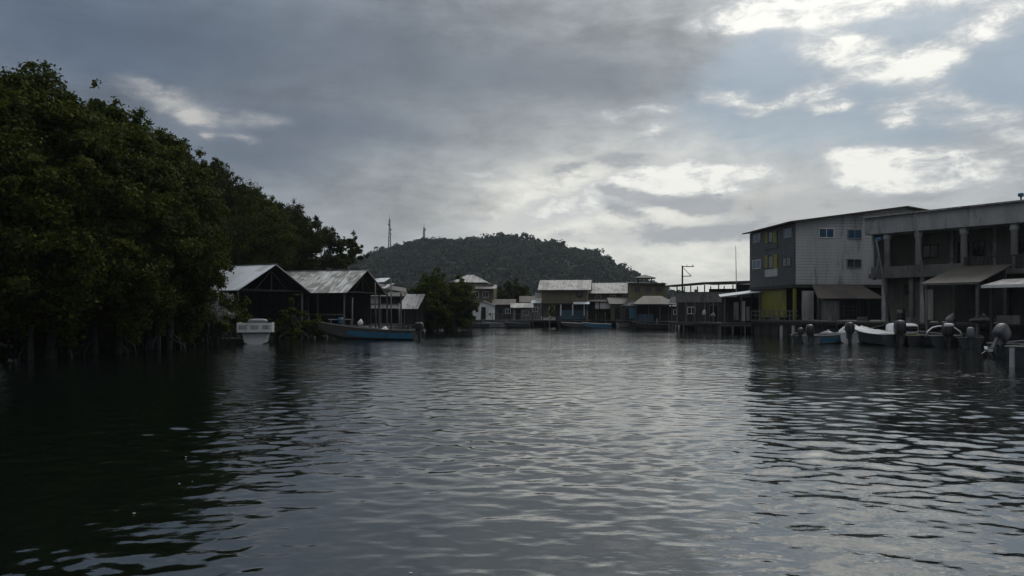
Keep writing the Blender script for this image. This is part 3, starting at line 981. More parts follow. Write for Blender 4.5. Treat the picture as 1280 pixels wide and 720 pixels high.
# ================================================================== LEFT BANK
def boat_shed(label, loc, rz, W, L, ze, zr, zd, roofm, n_post, extra=None):
    t = thing('boat_shed', label, 'boat shed', loc, rz, 'open boat sheds on the left bank')
    gable_roof(t, -W / 2, W / 2, 0, L, ze, zr, roofm, 'y', .35, .05)
    for sx in (-1, 1):
        sl_ = (zr - ze) / (W / 2)
        MB().slab((sx * (W / 2 + .28), -.28 if sx > 0 else L + .28, ze - sl_ * .28 - .085), (sx * (W / 2 + .28), L + .28 if sx > 0 else -.28, ze - sl_ * .28 - .085),
                  (sx * .03, L + .28 if sx > 0 else -.28, zr - .085), (sx * .03, -.28 if sx > 0 else L + .28, zr - .085), .03).build('roof_shade_sheet', M['wood_dark'], t)  # dark sheets added below the tin, standing for shade under the roof
    mb = MB()
    for j in range(n_post):
        y = .15 + (L - .3) * j / (n_post - 1)
        for s in (-1, 1):
            x = s * (W / 2 - .1)
            MB().tube([(x + random.uniform(-.08, .08), y, -1.3), (x, y, ze - .17)], [.10, .085], 8).build('post', M['wood_grey' if j == 0 else 'wood_dark'], t)
        mb.bar((-W / 2, y, ze - .12), (W / 2, y, ze - .12), .09, .12)
        mb.bar((0, y, ze - .08), (0, y, zr - .12), .08, .08)
        for s in (-1, 1):
            mb.bar((s * W / 2, y, ze - .06), (0, y, zr - .10), .07, .09)
            mb.bar((s * W * .24, y, ze - .1), (0, y, zr - .5), .05, .06)
    mb.build('truss', M['wood_dark'], t)
    pl = MB()
    for s in (-1, 1):
        pl.bar((s * (W / 2 - .1), .05, ze - .2), (s * (W / 2 - .1), L - .05, ze - .2), .10, .12)
    pl.build('wall_plate', M['wood_dark'], t)
    dk_ = MB().box(-W / 2 + .2, W / 2 - .2, .6, L - .2, zd - .1, zd); dk_.build('deck', M['deck_boards'], t)
    MB().box(-W / 2 + .3, W / 2 - .3, L - .55, L - .5, zd, ze - .3).build('back_wall', M['boards_dark'], t)
    MB().box(W / 2 - .30, W / 2 - .24, .9, L - .6, zd, ze - .25).build('side_wall', M['boards_dark'], t)  # dark sheet added so the open shed reads as shaded inside
    rl = MB()
    for s in (-1, 1):
        rl.bar((s * (W / 2 - .1), .3, zd + .9), (s * (W / 2 - .1), L - .4, zd + .9), .06, .08)
    rl.build('rail', M['wood_grey'], t)
    MB().bar((0, -.42, zr + .02), (0, L + .36, zr + .02), .22, .03).build('ridge_cap', M['metal_grey'], t)
    return t


boat_shed('open boat shed with bright tin roof and dark gable, first on the left bank', (X(341, 60), 60, 0), R(62), 6.8, 8.0, 3.75, 5.6, .9, 'tin_bright_y', 4)
boat_shed('open boat shed with patchy stained tin roof behind the blue boat', (X(455, 66), 66, 0), R(70), 5.8, 7.7, 3.75, 5.5, .9, 'tin_patchy_y', 4)

# pale shack half hidden by leaves
t = thing('waterside_shack', 'small pale shack half hidden by mangrove leaves left of the first boat shed', 'shack', (X(236, 57), 57, 0), R(24))
walls(t, -2.0, 2.0, 0, 3.4, .8, 3.2, 'boards_pale', gable='y', zr=4.1)
gable_roof(t, -2.0, 2.0, 0, 3.4, 3.25, 4.15, 'tin_bright_y', 'y', .35, .05)
window(t, (.2, 0, 2.2), (1, 0, 0), (0, -1, 0), .9, .8)
deck(t, -2.2, 2.6, -1.0, 3.5, .8)

# small broken shelters right of the second shed
Y = 74
t = thing('landing_shelter', 'rickety landing shelter with two loose pale roof sheets behind the blue boat', 'shelter', (X(462, Y), Y, 0), R(8))
hh = [Z(356, Y), Z(364, Y)]
for i, (x, y) in enumerate(((0, 0), (1.6, 0), (2.9, 0), (0, 2.6), (1.6, 2.6), (2.9, 2.6))):
    MB().tube([(x, y, -1.3), (x + random.uniform(-.05, .05), y, hh[0] - .3 - x * .16)], [.07, .055], 7).build('post', M['wood_grey'], t)
MB().slab((-.5, -.4, hh[0] - .05), (3.4, -.5, hh[1] - .1), (3.4, 3, hh[1] + .4), (-.5, 3, hh[0] + .4), .05).build('roof', M['tin_rusty_x'], t)
MB().slab((.2, .2, Z(353, Y)), (1.35, .1, Z(352, Y)), (1.9, 1.6, Z(346, Y)), (.5, 1.7, Z(347, Y)), .03).build('roof_sheet', M['tin_bright_x'], t)
MB().slab((.9, -.3, Z(361, Y)), (1.5, -.3, Z(360, Y)), (2.3, .8, Z(353.5, Y)), (1.5, .9, Z(355, Y)), .03).build('roof_sheet', M['tin_bright_x'], t)
MB().bar((1.85, 0, hh[1]), (1.9, 0, Z(347, Y)), .06).build('ridge_pole', M['wood_grey'], t)
MB().bar((1.0, .3, Z(361, Y)), (2.2, .3, Z(348, Y)), .06).build('rafter', M['wood_grey'], t)
MB().box(-.1, 3.0, .2, 2.5, .75, .85).build('deck', M['deck_boards'], t)

Y = 82
t = thing('long_hut', 'long low hut with white wall band and open front behind the landing shelter', 'hut', (X(436, Y), Y, 0), R(3))
wd = X(503, Y) - X(436, Y)
walls(t, 0, wd, 1.6, 4.5, .8, Z(371, Y), 'boards_dark')
MB().box(.1, wd * .56, 1.52, 1.597, Z(379, Y), Z(370, Y)).build('white_panel', M['white_paint'], t)
gable_roof(t, 0, wd, 1.4, 4.6, Z(369, Y), Z(362, Y) - .2, 'tin_rusty_x', 'x', .3)
for i in range(6):
    x = .1 + (wd - .2) * i / 5
    MB().bar((x, .1, -1.2), (x, .1, Z(385, Y)), .09).build('post', M['wood_grey'], t)
MB().box(-.1, wd + .1, .03, .09, Z(385.5, Y), Z(381, Y)).build('fascia', M['white_paint'], t)
MB().slab((-.1, 0, Z(381, Y)), (wd + .1, 0, Z(381, Y)), (wd + .1, 1.5, Z(379.5, Y)), (-.1, 1.5, Z(379.5, Y)), .04).build('awning', M['tin_rusty_x'], t)
MB().box(-.2, wd + .2, -.1, 1.6, .7, .8).build('deck', M['deck_boards'], t)

Y = 80
t = thing('tin_lean_to', 'lean-to with a square grey tin roof between the long hut and the mid channel mangrove', 'lean-to', (X(500, Y), Y, 0), R(-4))
MB().slab((-.2, -.5, Z(386, Y)), (1.9, -.5, Z(386, Y)), (2.2, 2.2, Z(367, Y)), (.2, 2.2, Z(367, Y)), .05).build('roof', M['tin_grey_x'], t)
for x, y, z in ((0, -.3, Z(387, Y)), (1.75, -.3, Z(387, Y)), (.4, 2.0, Z(369, Y)), (2.0, 2.0, Z(369, Y))):
    MB().tube([(x, y, -1.2), (x, y, z - .05)], .06, 7).build('post', M['wood_dark'], t)
MB().box(.1, 2.0, 1.9, 1.96, .7, Z(371, Y)).build('back_wall', M['boards_dark'], t)
MB().box(-.1, 2.1, -.4, 2.1, .6, .7).build('deck', M['deck_boards'], t)

# white skiff, stern to the river
t = skiff('moored_skiff', 'white skiff with a boxy raised stern moored under the mangroves before the first boat shed', 'boat',
          (X(321, 50), 49.6, 0), R(14), 5.4, 1.75, .68, 'fibre_white', 'fibre_dark', None, None, 'fibre_white', .3, foredeck=False)
mb = MB()
mb.box(-1.05, 1.05, -.22, -.17, .74, 1.33)
mb.box(-1.05, -1.0, -.17, 2.6, .74, 1.33); mb.box(1.0, 1.05, -.17, 2.6, .74, 1.33)
mb.build('coaming', M['fibre_white'], t)
mb = MB()
for k in range(3):
    x = -.68 + .68 * k
    mb.box(x - .24, x + .24, -.228, -.222, .92, 1.18)
mb.build('recess_panel', M['boards_pale'], t)
MB().box(-1.1, 1.1, -.26, 2.7, .70, .737).build('rub_rail', M['fibre_dark'], t)
MB().sup((.1, 1.2, 1.42), (.62, .5, .16), .7, 14, 6).build('folded_tarp', M['fibre_grey'], t, True)
skiff('dugout_canoe', 'dark low dugout canoe lying along the bank left of the white skiff', 'canoe', (X(300, 50), 51.0, 0), R(82), 4.6, .75, .28,
      'wood_grey', 'wood_grey', 'wood_grey', None, 'wood_grey', .3, foredeck=False)

# long blue boat: stern to the right
a = Vector((X(520, 57), 57, 0)); b = Vector((X(398, 60), 60, 0))
dvec = b - a; rzb = math.atan2(-dvec.x, dvec.y)
t = skiff('long_boat', 'long narrow wooden boat with a broad blue side band and raised dark bow', 'boat', a, rzb, dvec.length, 1.35, .66, 'boat_tan', 'boat_tan',
          'wood_grey', dict(s=1.05), 'wood_grey', .85, stripe=None, foredeck=False, thwarts=2, bow_round=2.0)
# the blue paint covers the after two thirds of the side
n = 18
for sx in (1,):
    P = []
    for i in range(0, 13):
        u = i / n; yy = dvec.length * u
        wv = max(.02, 1.35 / 2 * (.86 + .14 * math.sin(min(1, u * 2.2) * 1.57)) * (1 - u ** 2.0) ** .62)
        s_ = .66 * (1 + .85 * u ** 2); kk = -.16 + (.66 * 1.05 + .16) * max(0, (u - .62) / .38) ** 2.2
        ch = kk + (s_ - kk) * .30
        g0, c0 = Vector((-wv, yy, s_)), Vector((-wv * .84, yy, ch))
        top = .30 + .10 * u; bot = .98 - .20 * (u / .68) ** 3
        P.append((g0 + (c0 - g0) * top, g0 + (c0 - g0) * bot))
for side in (-1, 1):
    sm = MB()
    for i in range(len(P) - 1):
        q = [P[i][0], P[i + 1][0], P[i + 1][1], P[i][1]]
        sm.add([(p.x * -side * 1.0 + (.014 if side < 0 else -.014) * 1.0 if side < 0 else p.x - .014, p.y, p.z) for p in q], [(0, 1, 2, 3)])
    sm.build('side_band', M['boat_blue'], t)
def lump(name, label, cat, px, Y, z, r, m, e=.8, rz=0, group=None, seed=1):
    """a slumped sack or bundle with a creased top"""
    t = thing(name, label, cat, (X(px, Y), Y, z), rz, group)
    b = MB().sup((0, 0, r[2]), r, e, 18, 12)
    g = random.Random(seed)
    b.v = [(p[0] * (1 + .12 * math.sin(p[2] * 9 + seed)), p[1] * (1 + .1 * math.cos(p[0] * 8)), p[2] * (1 - .22 * abs(p[0]) / r[0]) + .03 * math.sin(p[0] * 14 + p[1] * 9)) for p in b.v]
    b.build('body', M[m], t, True)
    nk = MB().tube([(0, 0, r[2] * 1.7), (.05, 0, r[2] * 1.92), (.10, .02, r[2] * 1.98)], [r[0] * .34, r[0] * .16, r[0] * .22], 8)
    nk.build('tied_neck', M[m], t, True)
    return t


lump('sack', 'white sack sitting in the middle of the long blue boat', 'sack', 481, 57.8, .42, (.26, .2, .26), 'tarp_white', seed=3)
lump('sack', 'slumped white sack on the landing above the blue boat', 'sack', 450.5, 62, .9, (.2, .18, .27), 'tarp_white', seed=5)
# landing bench and water drum inside the second shed
t = thing('plank_bench', 'long pale plank bench in the second boat shed', 'bench', (X(411, 63.5), 63.5, .9), R(4))
MB().box(0, 1.9, -.2, .2, .48, .54).build('seat', M['boards_pale'], t)
for x in (.15, 1.75):
    MB().box(x - .04, x + .04, -.17, .17, 0, .48).build('leg', M['wood_grey'], t)


def drum(name, label, px, Y, z, r, h, m, group=None):
    t = thing(name, label, 'drum', (X(px, Y), Y, z), 0, group)
    MB().tube([(0, 0, 0), (0, 0, h * .3), (0, 0, h * .33), (0, 0, h * .36), (0, 0, h * .64), (0, 0, h * .67), (0, 0, h * .7), (0, 0, h)],
              [r * .96, r, r * 1.05, r, r, r * 1.05, r, r * .96], 18).build('barrel', M[m], t, True)
    MB().tube([(0, 0, h + .002), (0, 0, h + .03)], r * .9, 18).build('lid', M['black_plastic'], t)
    return t


drum('water_drum', 'blue plastic drum standing on the deck of the second boat shed', 426, 63, .95, .2, .62, 'barrel_blue')

# ================================================================== FAR VILLAGE
def posts(t, lst, m='wood_grey', w=.12):
    for x, y, z0, z1 in lst:
        MB().box(x - w / 2, x + w / 2, y - w / 2, y + w / 2, z0, z1).build('post', M[m], t)


# pale hipped house behind the islet
Y = 116
t = thing('hipped_house', 'tan house with pale hipped roof behind the mid channel mangrove', 'house', (X(578, Y), Y, 0), R(-4))
wd = X(617, Y) - X(578, Y)
walls(t, -1.6, wd, 0, 5, .9, Z(355, Y), 'tan_wall')
hip_roof(t, -1.6, wd - 1.2, .2, 5, Z(353, Y), Z(343, Y) + .05, 'tin_grey_x', .3)
MB().slab((wd - 2.6, -.9, Z(361, Y)), (wd + .5, -.9, Z(361, Y)), (wd + .5, .6, Z(356, Y)), (wd - 2.6, .6, Z(356, Y)), .06).build('lower_roof', M['tin_grey_x'], t)
for x in (.6, 2.0, 3.4):
    window(t, (x, 0, Z(368, Y)), (1, 0, 0), (0, -1, 0), .85, .9)
deck(t, -1.8, wd + 1.0, -2.2, 5, .9)
Y = 109
t = thing('white_cabin', 'small white cabin with dark doorway on the jetty beside the mid channel mangrove', 'cabin', (X(591, Y), Y, 0), R(-3))
wd = X(617, Y) - X(591, Y)
walls(t, 0, wd, 0, 2.4, .95, Z(381, Y), 'white_paint', gable='y', zr=Z(377, Y))
gable_roof(t, 0, wd, 0, 2.4, Z(381, Y), Z(377, Y) + .1, 'tin_grey_x', 'y', .2, .04)
door(t, (wd * .52, 0, .95), (1, 0, 0), (0, -1, 0), .75, 1.75, 'dark_room', 'white_paint')
window(t, (wd * .2, 0, 2.2), (1, 0, 0), (0, -1, 0), .5, .6)
window(t, (wd * .82, 0, 1.7), (1, 0, 0), (0, -1, 0), .45, .5)
t = thing('jetty', 'plank jetty on stilts in front of the white cabin', 'jetty', (X(574, 107), 107, 0), 0)
deck(t, 0, X(662, 107) - X(574, 107), -1.0, 2.2, .92, step=1.4, wm='wood_grey')
rl = MB()
L_ = X(662, 107) - X(574, 107)
rl.bar((4.4, -.9, 1.75), (L_, -.9, 1.75), .06, .08)
for i in range(5):
    rl.bar((4.5 + (L_ - 4.6) * i / 4, -.9, .92), (4.5 + (L_ - 4.6) * i / 4, -.9, 1.75), .07)
rl.build('handrail', M['wood_grey'], t)

# small dark stilt huts filling the shore
def stilt_hut(label, px0, px1, Y, pe, pr, pd, wall, roof, rz=0, depth=4.0, ridge='x', opens=2, name='stilt_hut', win='glass_dark'):
    t = thing(name, label, 'hut', (X(px0, Y), Y, 0), R(rz), 'stilt huts of the far village')
    wd = X(px1, Y) - X(px0, Y); zd = max(.6, Z(pd, Y))
    ze, zr = Z(pe, Y), Z(pr, Y)
    walls(t, 0, wd, 0, depth, zd, ze, wall, gable=ridge, zr=zr - .06)
    gable_roof(t, 0, wd, 0, depth, ze + .04, zr + .04, roof, ridge, .35, .05)
    for k in range(opens):
        x = wd * (k + .7) / (opens + .4)
        if k == 0:
            door(t, (x, 0, zd), (1, 0, 0), (0, -1, 0), .8, min(1.8, ze - zd - .25))
        else:
            window(t, (x, 0, zd + (ze - zd) * .58), (1, 0, 0), (0, -1, 0), .8, .7, win)
    deck(t, -.3, wd + .3, -1.3, depth, zd)
    return t


stilt_hut('low dark board hut between the white cabin and the tan two storey house', 618, 642, 114, 380, 374, 401, 'boards_dark', 'tin_rusty_x')
stilt_hut('grey board hut tucked against the left side of the tan two storey house', 641, 664, 112, 384, 379, 401, 'boards_grey', 'tin_grey_x')

stilt_hut('dark board hut in the gap between the brown hipped roof and the terrace house', 829, 852, 104, 382, 374, 401, 'boards_dark', 'tin_rusty_x')
for args in (('low dark hut behind the jetty handrail with a sagging rusty roof', 652, 676, 118, 377, 370, 400, 'boards_grey', 'tin_rusty_x'),
             ('dark hut with a pale tin roof seen between the two large tin roofed houses', 726, 752, 121, 369, 360, 399, 'boards_dark', 'tin_grey_x'),
             ('brown hut behind the gabled kiosk under the olive house', 764, 790, 109, 379, 372, 400, 'olive_wall', 'tin_brown_x'),
             ('grey hut half hidden by the mid channel mangrove with a grey tin roof', 548, 580, 112, 381, 374, 401, 'boards_grey', 'tin_grey_x')):
    stilt_hut(*args)
# tan two storey house
Y = 108
t = thing('two_storey_house', 'tan two storey house with ribbed tin roof and blue boarded ground floor', 'house', (X(677, Y), Y, 0), R(-7))
wd = X(734, Y) - X(677, Y); zf = Z(379, Y); ze = Z(361, Y); zr = Z(349.5, Y); zd = Z(400, Y)
walls(t, 0, wd, 0, 6.0, zf, ze, 'tan_wall', gable='x', zr=zr - .08, name='upper_wall')
gable_roof(t, 0, wd, 0, 6.0, ze + .04, zr + .04, 'tin_grey_x', 'x', .5, .05)
window(t, (wd * .83, 0, Z(367.5, Y)), (1, 0, 0), (0, -1, 0), .85, .9, 'glass_dark', 'wood_dark')
window(t, (0, 2.0, Z(368, Y)), (0, 1, 0), (-1, 0, 0), .9, 1.0, 'glass_dark')
MB().box(.02, wd - .02, 0, 6.0, zf - .16, zf - .002).build('floor_edge', M['wood_dark'], t)
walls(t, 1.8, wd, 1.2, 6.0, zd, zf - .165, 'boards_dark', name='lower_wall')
MB().box(2.4, wd - .05, .35, .40, zd + .1, zd + 1.35).build('blue_boarding', M['blue_wall'], t)
MB().box(-.05, .85, .9, .98, zd + .3, zf - .2).build('tan_screen', M['tan_wall'], t)
posts(t, [(x, .12, -1.2, zf - .17) for x in (.1, wd * .33)], 'wood_dark')
posts(t, [(x, .12, zd + .6, zf - .17) for x in (wd * .42, wd * .68, wd * .93)], 'white_paint', .17)
MB().slab((wd * .70, -1.1, zf - .12), (wd + .3, -1.1, zf - .12), (wd + .3, -.03, zf + .18), (wd * .70, -.03, zf + .18), .05).build('awning', M['tin_bright_x'], t)
MB().slab((-1.4, -.7, zf + .02), (-.05, -.7, zf + .02), (-.05, .9, zf + .42), (-1.4, .9, zf + .42), .05).build('awning', M['tin_bright_x'], t)
MB().box(-1.0, -.1, 1.0, 1.06, zf + .7, zf + 1.45).build('washing_line_sheet', M['cloth_pale'], t)
deck(t, -1.6, wd + .4, -1.2, 6.0, zd)
drum('roof_water_tank', 'small blue water tank behind the ridge of the tan two storey house', 678, 111.4, 5.75, .35, .75, 'barrel_blue')

# long roofed house right of it
Y = 112
t = thing('long_roof_house', 'long house with pale sloping tin roof right of the tan two storey house', 'house', (X(735, Y), Y, 0), R(-10))
wd = (X(792, Y) - X(735, Y)); ze = Z(365, Y); zr = Z(352.5, Y)
walls(t, 0, wd, .6, 6.6, .9, ze, 'tan_wall', gable='x', zr=zr - .2)
gable_roof(t, 0, wd, .6, 6.6, ze + .04, zr, 'tin_grey_x', 'x', .5, .05)
for x in (1.4, 3.4, 5.2):
    window(t, (x, .6, Z(371, Y)), (1, 0, 0), (0, -1, 0), .8, .55)
MB().slab((-.2, -1.6, Z(377, Y)), (wd + .2, -1.6, Z(377, Y)), (wd + .2, .55, Z(372.5, Y)), (-.2, .55, Z(372.5, Y)), .05).build('lower_roof', M['tin_rusty_x'], t)
posts(t, [(x, -1.4, -1.2, Z(378, Y)) for x in (.1, 1.7, 3.3, 4.9, wd - .1)], 'wood_dark')
MB().box(1.1, 3.6, -1.35, -1.3, Z(386, Y), Z(378, Y)).build('white_panel', M['white_paint'], t)
door(t, (4.5, .6, .9), (1, 0, 0), (0, -1, 0), .9, 1.8)
deck(t, -.3, wd + .3, -2.2, 6.6, .9)

Y = 104
t = thing('gabled_kiosk', 'small gabled kiosk with white gable and blue tarpaulin side', 'kiosk', (X(777, Y), Y, 0), R(-8))
wd = X(799, Y) - X(777, Y)
walls(t, 0, wd, 0, 2.2, .9, Z(382, Y), 'boards_dark')
MB().prism([(0, -.02, Z(382, Y)), (wd, -.02, Z(382, Y)), (wd / 2, -.02, Z(375, Y))], (0, .08, 0)).build('gable', M['white_paint'], t)
gable_roof(t, 0, wd, 0, 2.2, Z(382, Y) + .02, Z(375, Y) + .06, 'tin_bright_y', 'y', .22, .04)
door(t, (wd * .3, 0, .9), (1, 0, 0), (0, -1, 0), .7, 1.6)
MB().obox((wd * .72, -.1, Z(392, Y)), (1, 0, 0), (0, 1, .06), (0, 0, 1), .62, .02, .68).build('tarpaulin', M['tarp_blue'], t)
deck(t, -.4, wd + .4, -1.2, 2.2, .9)

# olive house with hipped cap
Y = 104
t = thing('olive_house', 'olive walled two storey house with a tiny hipped cap above its flat roof', 'house', (X(787, Y), Y, 0), R(-6))
wd = X(833, Y) - X(787, Y)
walls(t, 0, wd, 2.2, 6.5, .9, Z(353, Y), 'olive_wall')
MB().slab((-.3, 1.8, Z(352.6, Y)), (wd + .2, 1.8, Z(354, Y)), (wd + .2, 6.8, Z(352, Y)), (-.3, 6.8, Z(350, Y)), .1).build('roof', M['tin_brown_x'], t)
hip_roof(t, 1.1, 3.3, 3.0, 5.2, Z(346, Y), Z(341.5, Y), 'tin_brown_x', .3, .5).name = 'cap_roof'
posts(t, [(1.3, 3.2, Z(353, Y), Z(346.5, Y)), (3.1, 3.2, Z(353, Y), Z(346.5, Y)), (1.3, 5.0, Z(353, Y), Z(346.5, Y)), (3.1, 5.0, Z(353, Y), Z(346.5, Y))], 'wood_dark', .1)
for x in (1.1, 2.6, 3.9):
    window(t, (x, 2.2, Z(361, Y)), (1, 0, 0), (0, -1, 0), .75, .75, 'glass_dark', 'wood_grey')
Y = 98
t = thing('brown_roof_hut', 'open hut with broad brown hipped roof and a pale porch gable', 'hut', (X(794, Y), Y, 0), R(-6))
wd = X(840, Y) - X(794, Y)
hip_roof(t, 0, wd, 0, 4.2, Z(380, Y), Z(369.5, Y), 'tin_brown_x', .35, .3)
MB().prism([(wd - .5, -.45, Z(379, Y)), (wd + .75, -.45, Z(379, Y)), (wd + .5, -.45, Z(370.5, Y)), (wd - .2, -.45, Z(371.5, Y))], (0, .05, 0)).build('porch_gable', M['cloth_pale'], t)
posts(t, [(x, y, -1.2, Z(380.5, Y)) for x in (.1, wd * .36, wd * .66, wd - .1) for y in (.1, 4.1)], 'wood_grey')
MB().box(.2, wd - .2, 3.6, 3.68, .85, Z(381, Y)).build('back_wall', M['boards_dark'], t)
MB().box(.3, wd * .5, .6, .66, .85, 1.75).build('half_wall', M['blue_wall'], t)
deck(t, -.3, wd + .3, -.6, 4.2, .85)

# dark terrace house with open upper floor
Y = 88
t = thing('terrace_house', 'dark timber terrace house with open upper floor under a long thin roof', 'house', (X(846, Y), Y, 0), R(-22))
wd = 10.2
zf = Z(378, Y); zt = Z(366, Y); zr = Z(352, Y)
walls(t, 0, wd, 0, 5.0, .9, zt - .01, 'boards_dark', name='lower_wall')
MB().box(-.1, wd * .62, -.12, -.02, zf, zt + .02).build('parapet', M['boards_grey'], t)
MB().box(-.1, wd + .1, -.02, 5.1, zt, zt + .08).build('upper_floor', M['deck_boards'], t)
mb = MB()
mb.slab((-1.4, -.7, zr - .45), (wd * .3, -.7, zr - .12), (wd * .3, 5.6, zr - .02), (-1.4, 5.6, zr - .3), .12)
mb.slab((wd * .3 + .004, -.7, zr - .12), (wd + .6, -.7, zr + .02), (wd + .6, 5.6, zr + .12), (wd * .3 + .004, 5.6, zr - .02), .22)
mb.build('roof', M['tin_rusty_x'], t)
posts(t, [(x, y, zt + .08, zr - .40) for x in (-.0, 1.5, 3.0, 4.5, 6.0) for y in (.15, 4.8)], 'wood_dark', .11)
MB().box(wd * .62, wd - .02, .5, 4.9, zt + .085, zr - .36).build('upper_room', M['boards_dark'], t)
MB().box(3.2, 6.4, 2.0, 2.5, zt + .09, zt + .45).build('stored_planks', M['wood_dark'], t)
posts(t, [(x, -.35, -1.2, zf - .02) for x in (.1, 1.1, 2.0, 3.1, 4.0, 5.2, 6.1, 7.2, 8.0, 9.1)], 'wood_grey', .13)
for x in (1.6, 6.6):
    window(t, (x, 0, Z(388, Y)), (1, 0, 0), (0, -1, 0), .9, .8)
door(t, (4.0, 0, .92), (1, 0, 0), (0, -1, 0), .95, 1.8)
deck(t, -.6, wd + .4, -2.0, 5.0, .9, step=1.5, wm='wood_grey')
lump('sack', 'pale bundle on the rail of the dark terrace house', 'sack', 880, 85.0, 1.65, (.2, .15, .3), 'cloth_pale', seed=7)
lump('sack', 'tan bundle on the deck of the dark terrace house', 'sack', 891, 83.8, 1.5, (.28, .16, .2), 'cloth_red', seed=8)

# lean-to with white sheet roof beside it
Y = 74
t = thing('white_roof_lean_to', 'lean-to with a bright tilted sheet roof left of the tall grey building', 'lean-to', (X(904, Y), Y, 0), R(-12))
wd = 3.5
MB().slab((-.3, -.5, Z(371, Y)), (wd, -.5, Z(364.5, Y)), (wd, 3.0, Z(361, Y)), (-.3, 3.0, Z(367, Y)), .07).build('roof', M['tin_bright_y'], t)
posts(t, [(.1, -.3, -1.2, Z(372, Y)), (1.6, -.3, -1.2, Z(369, Y)), (3.2, -.3, -1.2, Z(366.5, Y)), (.1, 2.8, -1.2, Z(369, Y)), (3.2, 2.8, -1.2, Z(363, Y))], 'wood_grey', .12)
MB().box(0, wd, 2.5, 2.58, 1.0, Z(371, Y)).build('back_wall', M['boards_dark'], t)
for x, w_, z0, z1, mm in ((1.15, .42, 1.25, 2.9, 'boards_grey'), (1.75, .4, 1.15, 3.0, 'boards_pale'), (2.2, .3, 1.2, 2.5, 'boards_grey')):
    MB().obox((x, -.12, (z0 + z1) / 2), (1, 0, 0), (0, 1, .05), (0, 0, 1), w_ / 2, .03, (z1 - z0) / 2).build('leaning_board', M[mm], t)
deck(t, -.4, wd + .6, -1.4, 3.0, 1.0, step=1.2, wm='wood_grey')

# poles
Y = 92
t = thing('utility_pole', 'dark utility pole with two crossarms above the terrace house', 'pole', (X(853, Y), Y, 0), R(5))
MB().tube([(0, 0, 0), (0, 0, Z(332, Y))], [.13, .09], 8).build('shaft', M['wood_dark'], t)
MB().bar((-.1, -.1, Z(333.5, Y)), (1.35, -.1, Z(333, Y)), .08, .09).build('crossarm', M['wood_dark'], t)
MB().bar((-.15, -.1, Z(345.5, Y)), (1.05, -.1, Z(345, Y)), .08, .09).build('crossarm', M['wood_dark'], t)
MB().bar((.1, -.1, Z(335, Y)), (.85, -.1, Z(343.5, Y)), .05).build('brace', M['wood_dark'], t)
for x, z in ((.5, 333), (1.2, 333), (.9, 345)):
    MB().tube([(x, -.1, Z(z, Y) + .05), (x, -.1, Z(z, Y) + .22)], [.05, .035], 7).build('insulator', M['metal_grey'], t)
Y = 78
t = thing('radio_mast', 'tall thin radio mast left of the tall grey building', 'mast', (X(920, Y), Y, 0), 0)
MB().tube([(0, 0, .5), (.02, 0, 5.5), (-.03, 0, Z(307, Y))], [.05, .04, .022], 7).build('pole', M['metal_grey'], t)
MB().box(-.25, .25, -.25, .25, .3, .5).build('foot_plate', M['metal_dark'], t)


def lattice(label, px, Y, ptop, pbase, wbase, drums):
    z0 = float(hill_z(np.array(X(px, Y)), np.array(float(Y)))) - 1; zt = Z(ptop, Y)
    t = thing('communications_tower', label, 'tower', (X(px, Y), Y, z0), R(20), 'communication towers on the hill')
    h = zt - z0; mb = MB(); nseg = 10
    wz = lambda u: wbase * (1 - .78 * u) / 2
    for i in range(nseg):
        u0, u1 = i / nseg, (i + 1) / nseg
        for sx, sy in ((-1, -1), (1, -1), (1, 1), (-1, 1)):
            mb.bar((sx * wz(u0), sy * wz(u0), h * u0), (sx * wz(u1), sy * wz(u1), h * u1), .34)
        for (ax, ay), (bx, by) in (((-1, -1), (1, -1)), ((1, -1), (1, 1)), ((1, 1), (-1, 1)), ((-1, 1), (-1, -1))):
            mb.bar((ax * wz(u0), ay * wz(u0), h * u0), (bx * wz(u1), by * wz(u1), h * u1), .2)
            mb.bar((ax * wz(u1), ay * wz(u1), h * u1), (bx * wz(u1), by * wz(u1), h * u1), .2)
    mb.build('lattice', M['metal_dark'], t)
    for zz, dx_, r in drums:
        MB().tube([(dx_, -.9, zz * h), (dx_, -.35, zz * h)], [r, r], 12).build('dish', M['metal_grey'], t)
    MB().tube([(0, 0, h), (0, 0, h + 4)], [.16, .1], 6).build('antenna', M['metal_dark'], t)
    return t


lattice('taller lattice tower with dishes rising from the left shoulder of the hill', 487, 690, 274, 312, 2.6, [(.72, .8, .9), (.86, -.9, .8), (.6, 1.0, .7)])
lattice('shorter lattice tower on the hill crest right of the taller tower', 530, 700, 284, 305, 2.6, [(.9, .8, .9), (.8, -.8, .7)])

# ================================================================== RIGHT BANK
# tall grey building
Y = 66.0
t = thing('apartment_building', 'tall grey sided three storey building with dark end wall and yellow shutters', 'building', (X(992, Y), Y, 0), math.atan2(.09, 1))
Lr, Wd = 9.4, 18.0
z1, ze, zr = 4.3, 9.55, 10.85
xr = 9.6
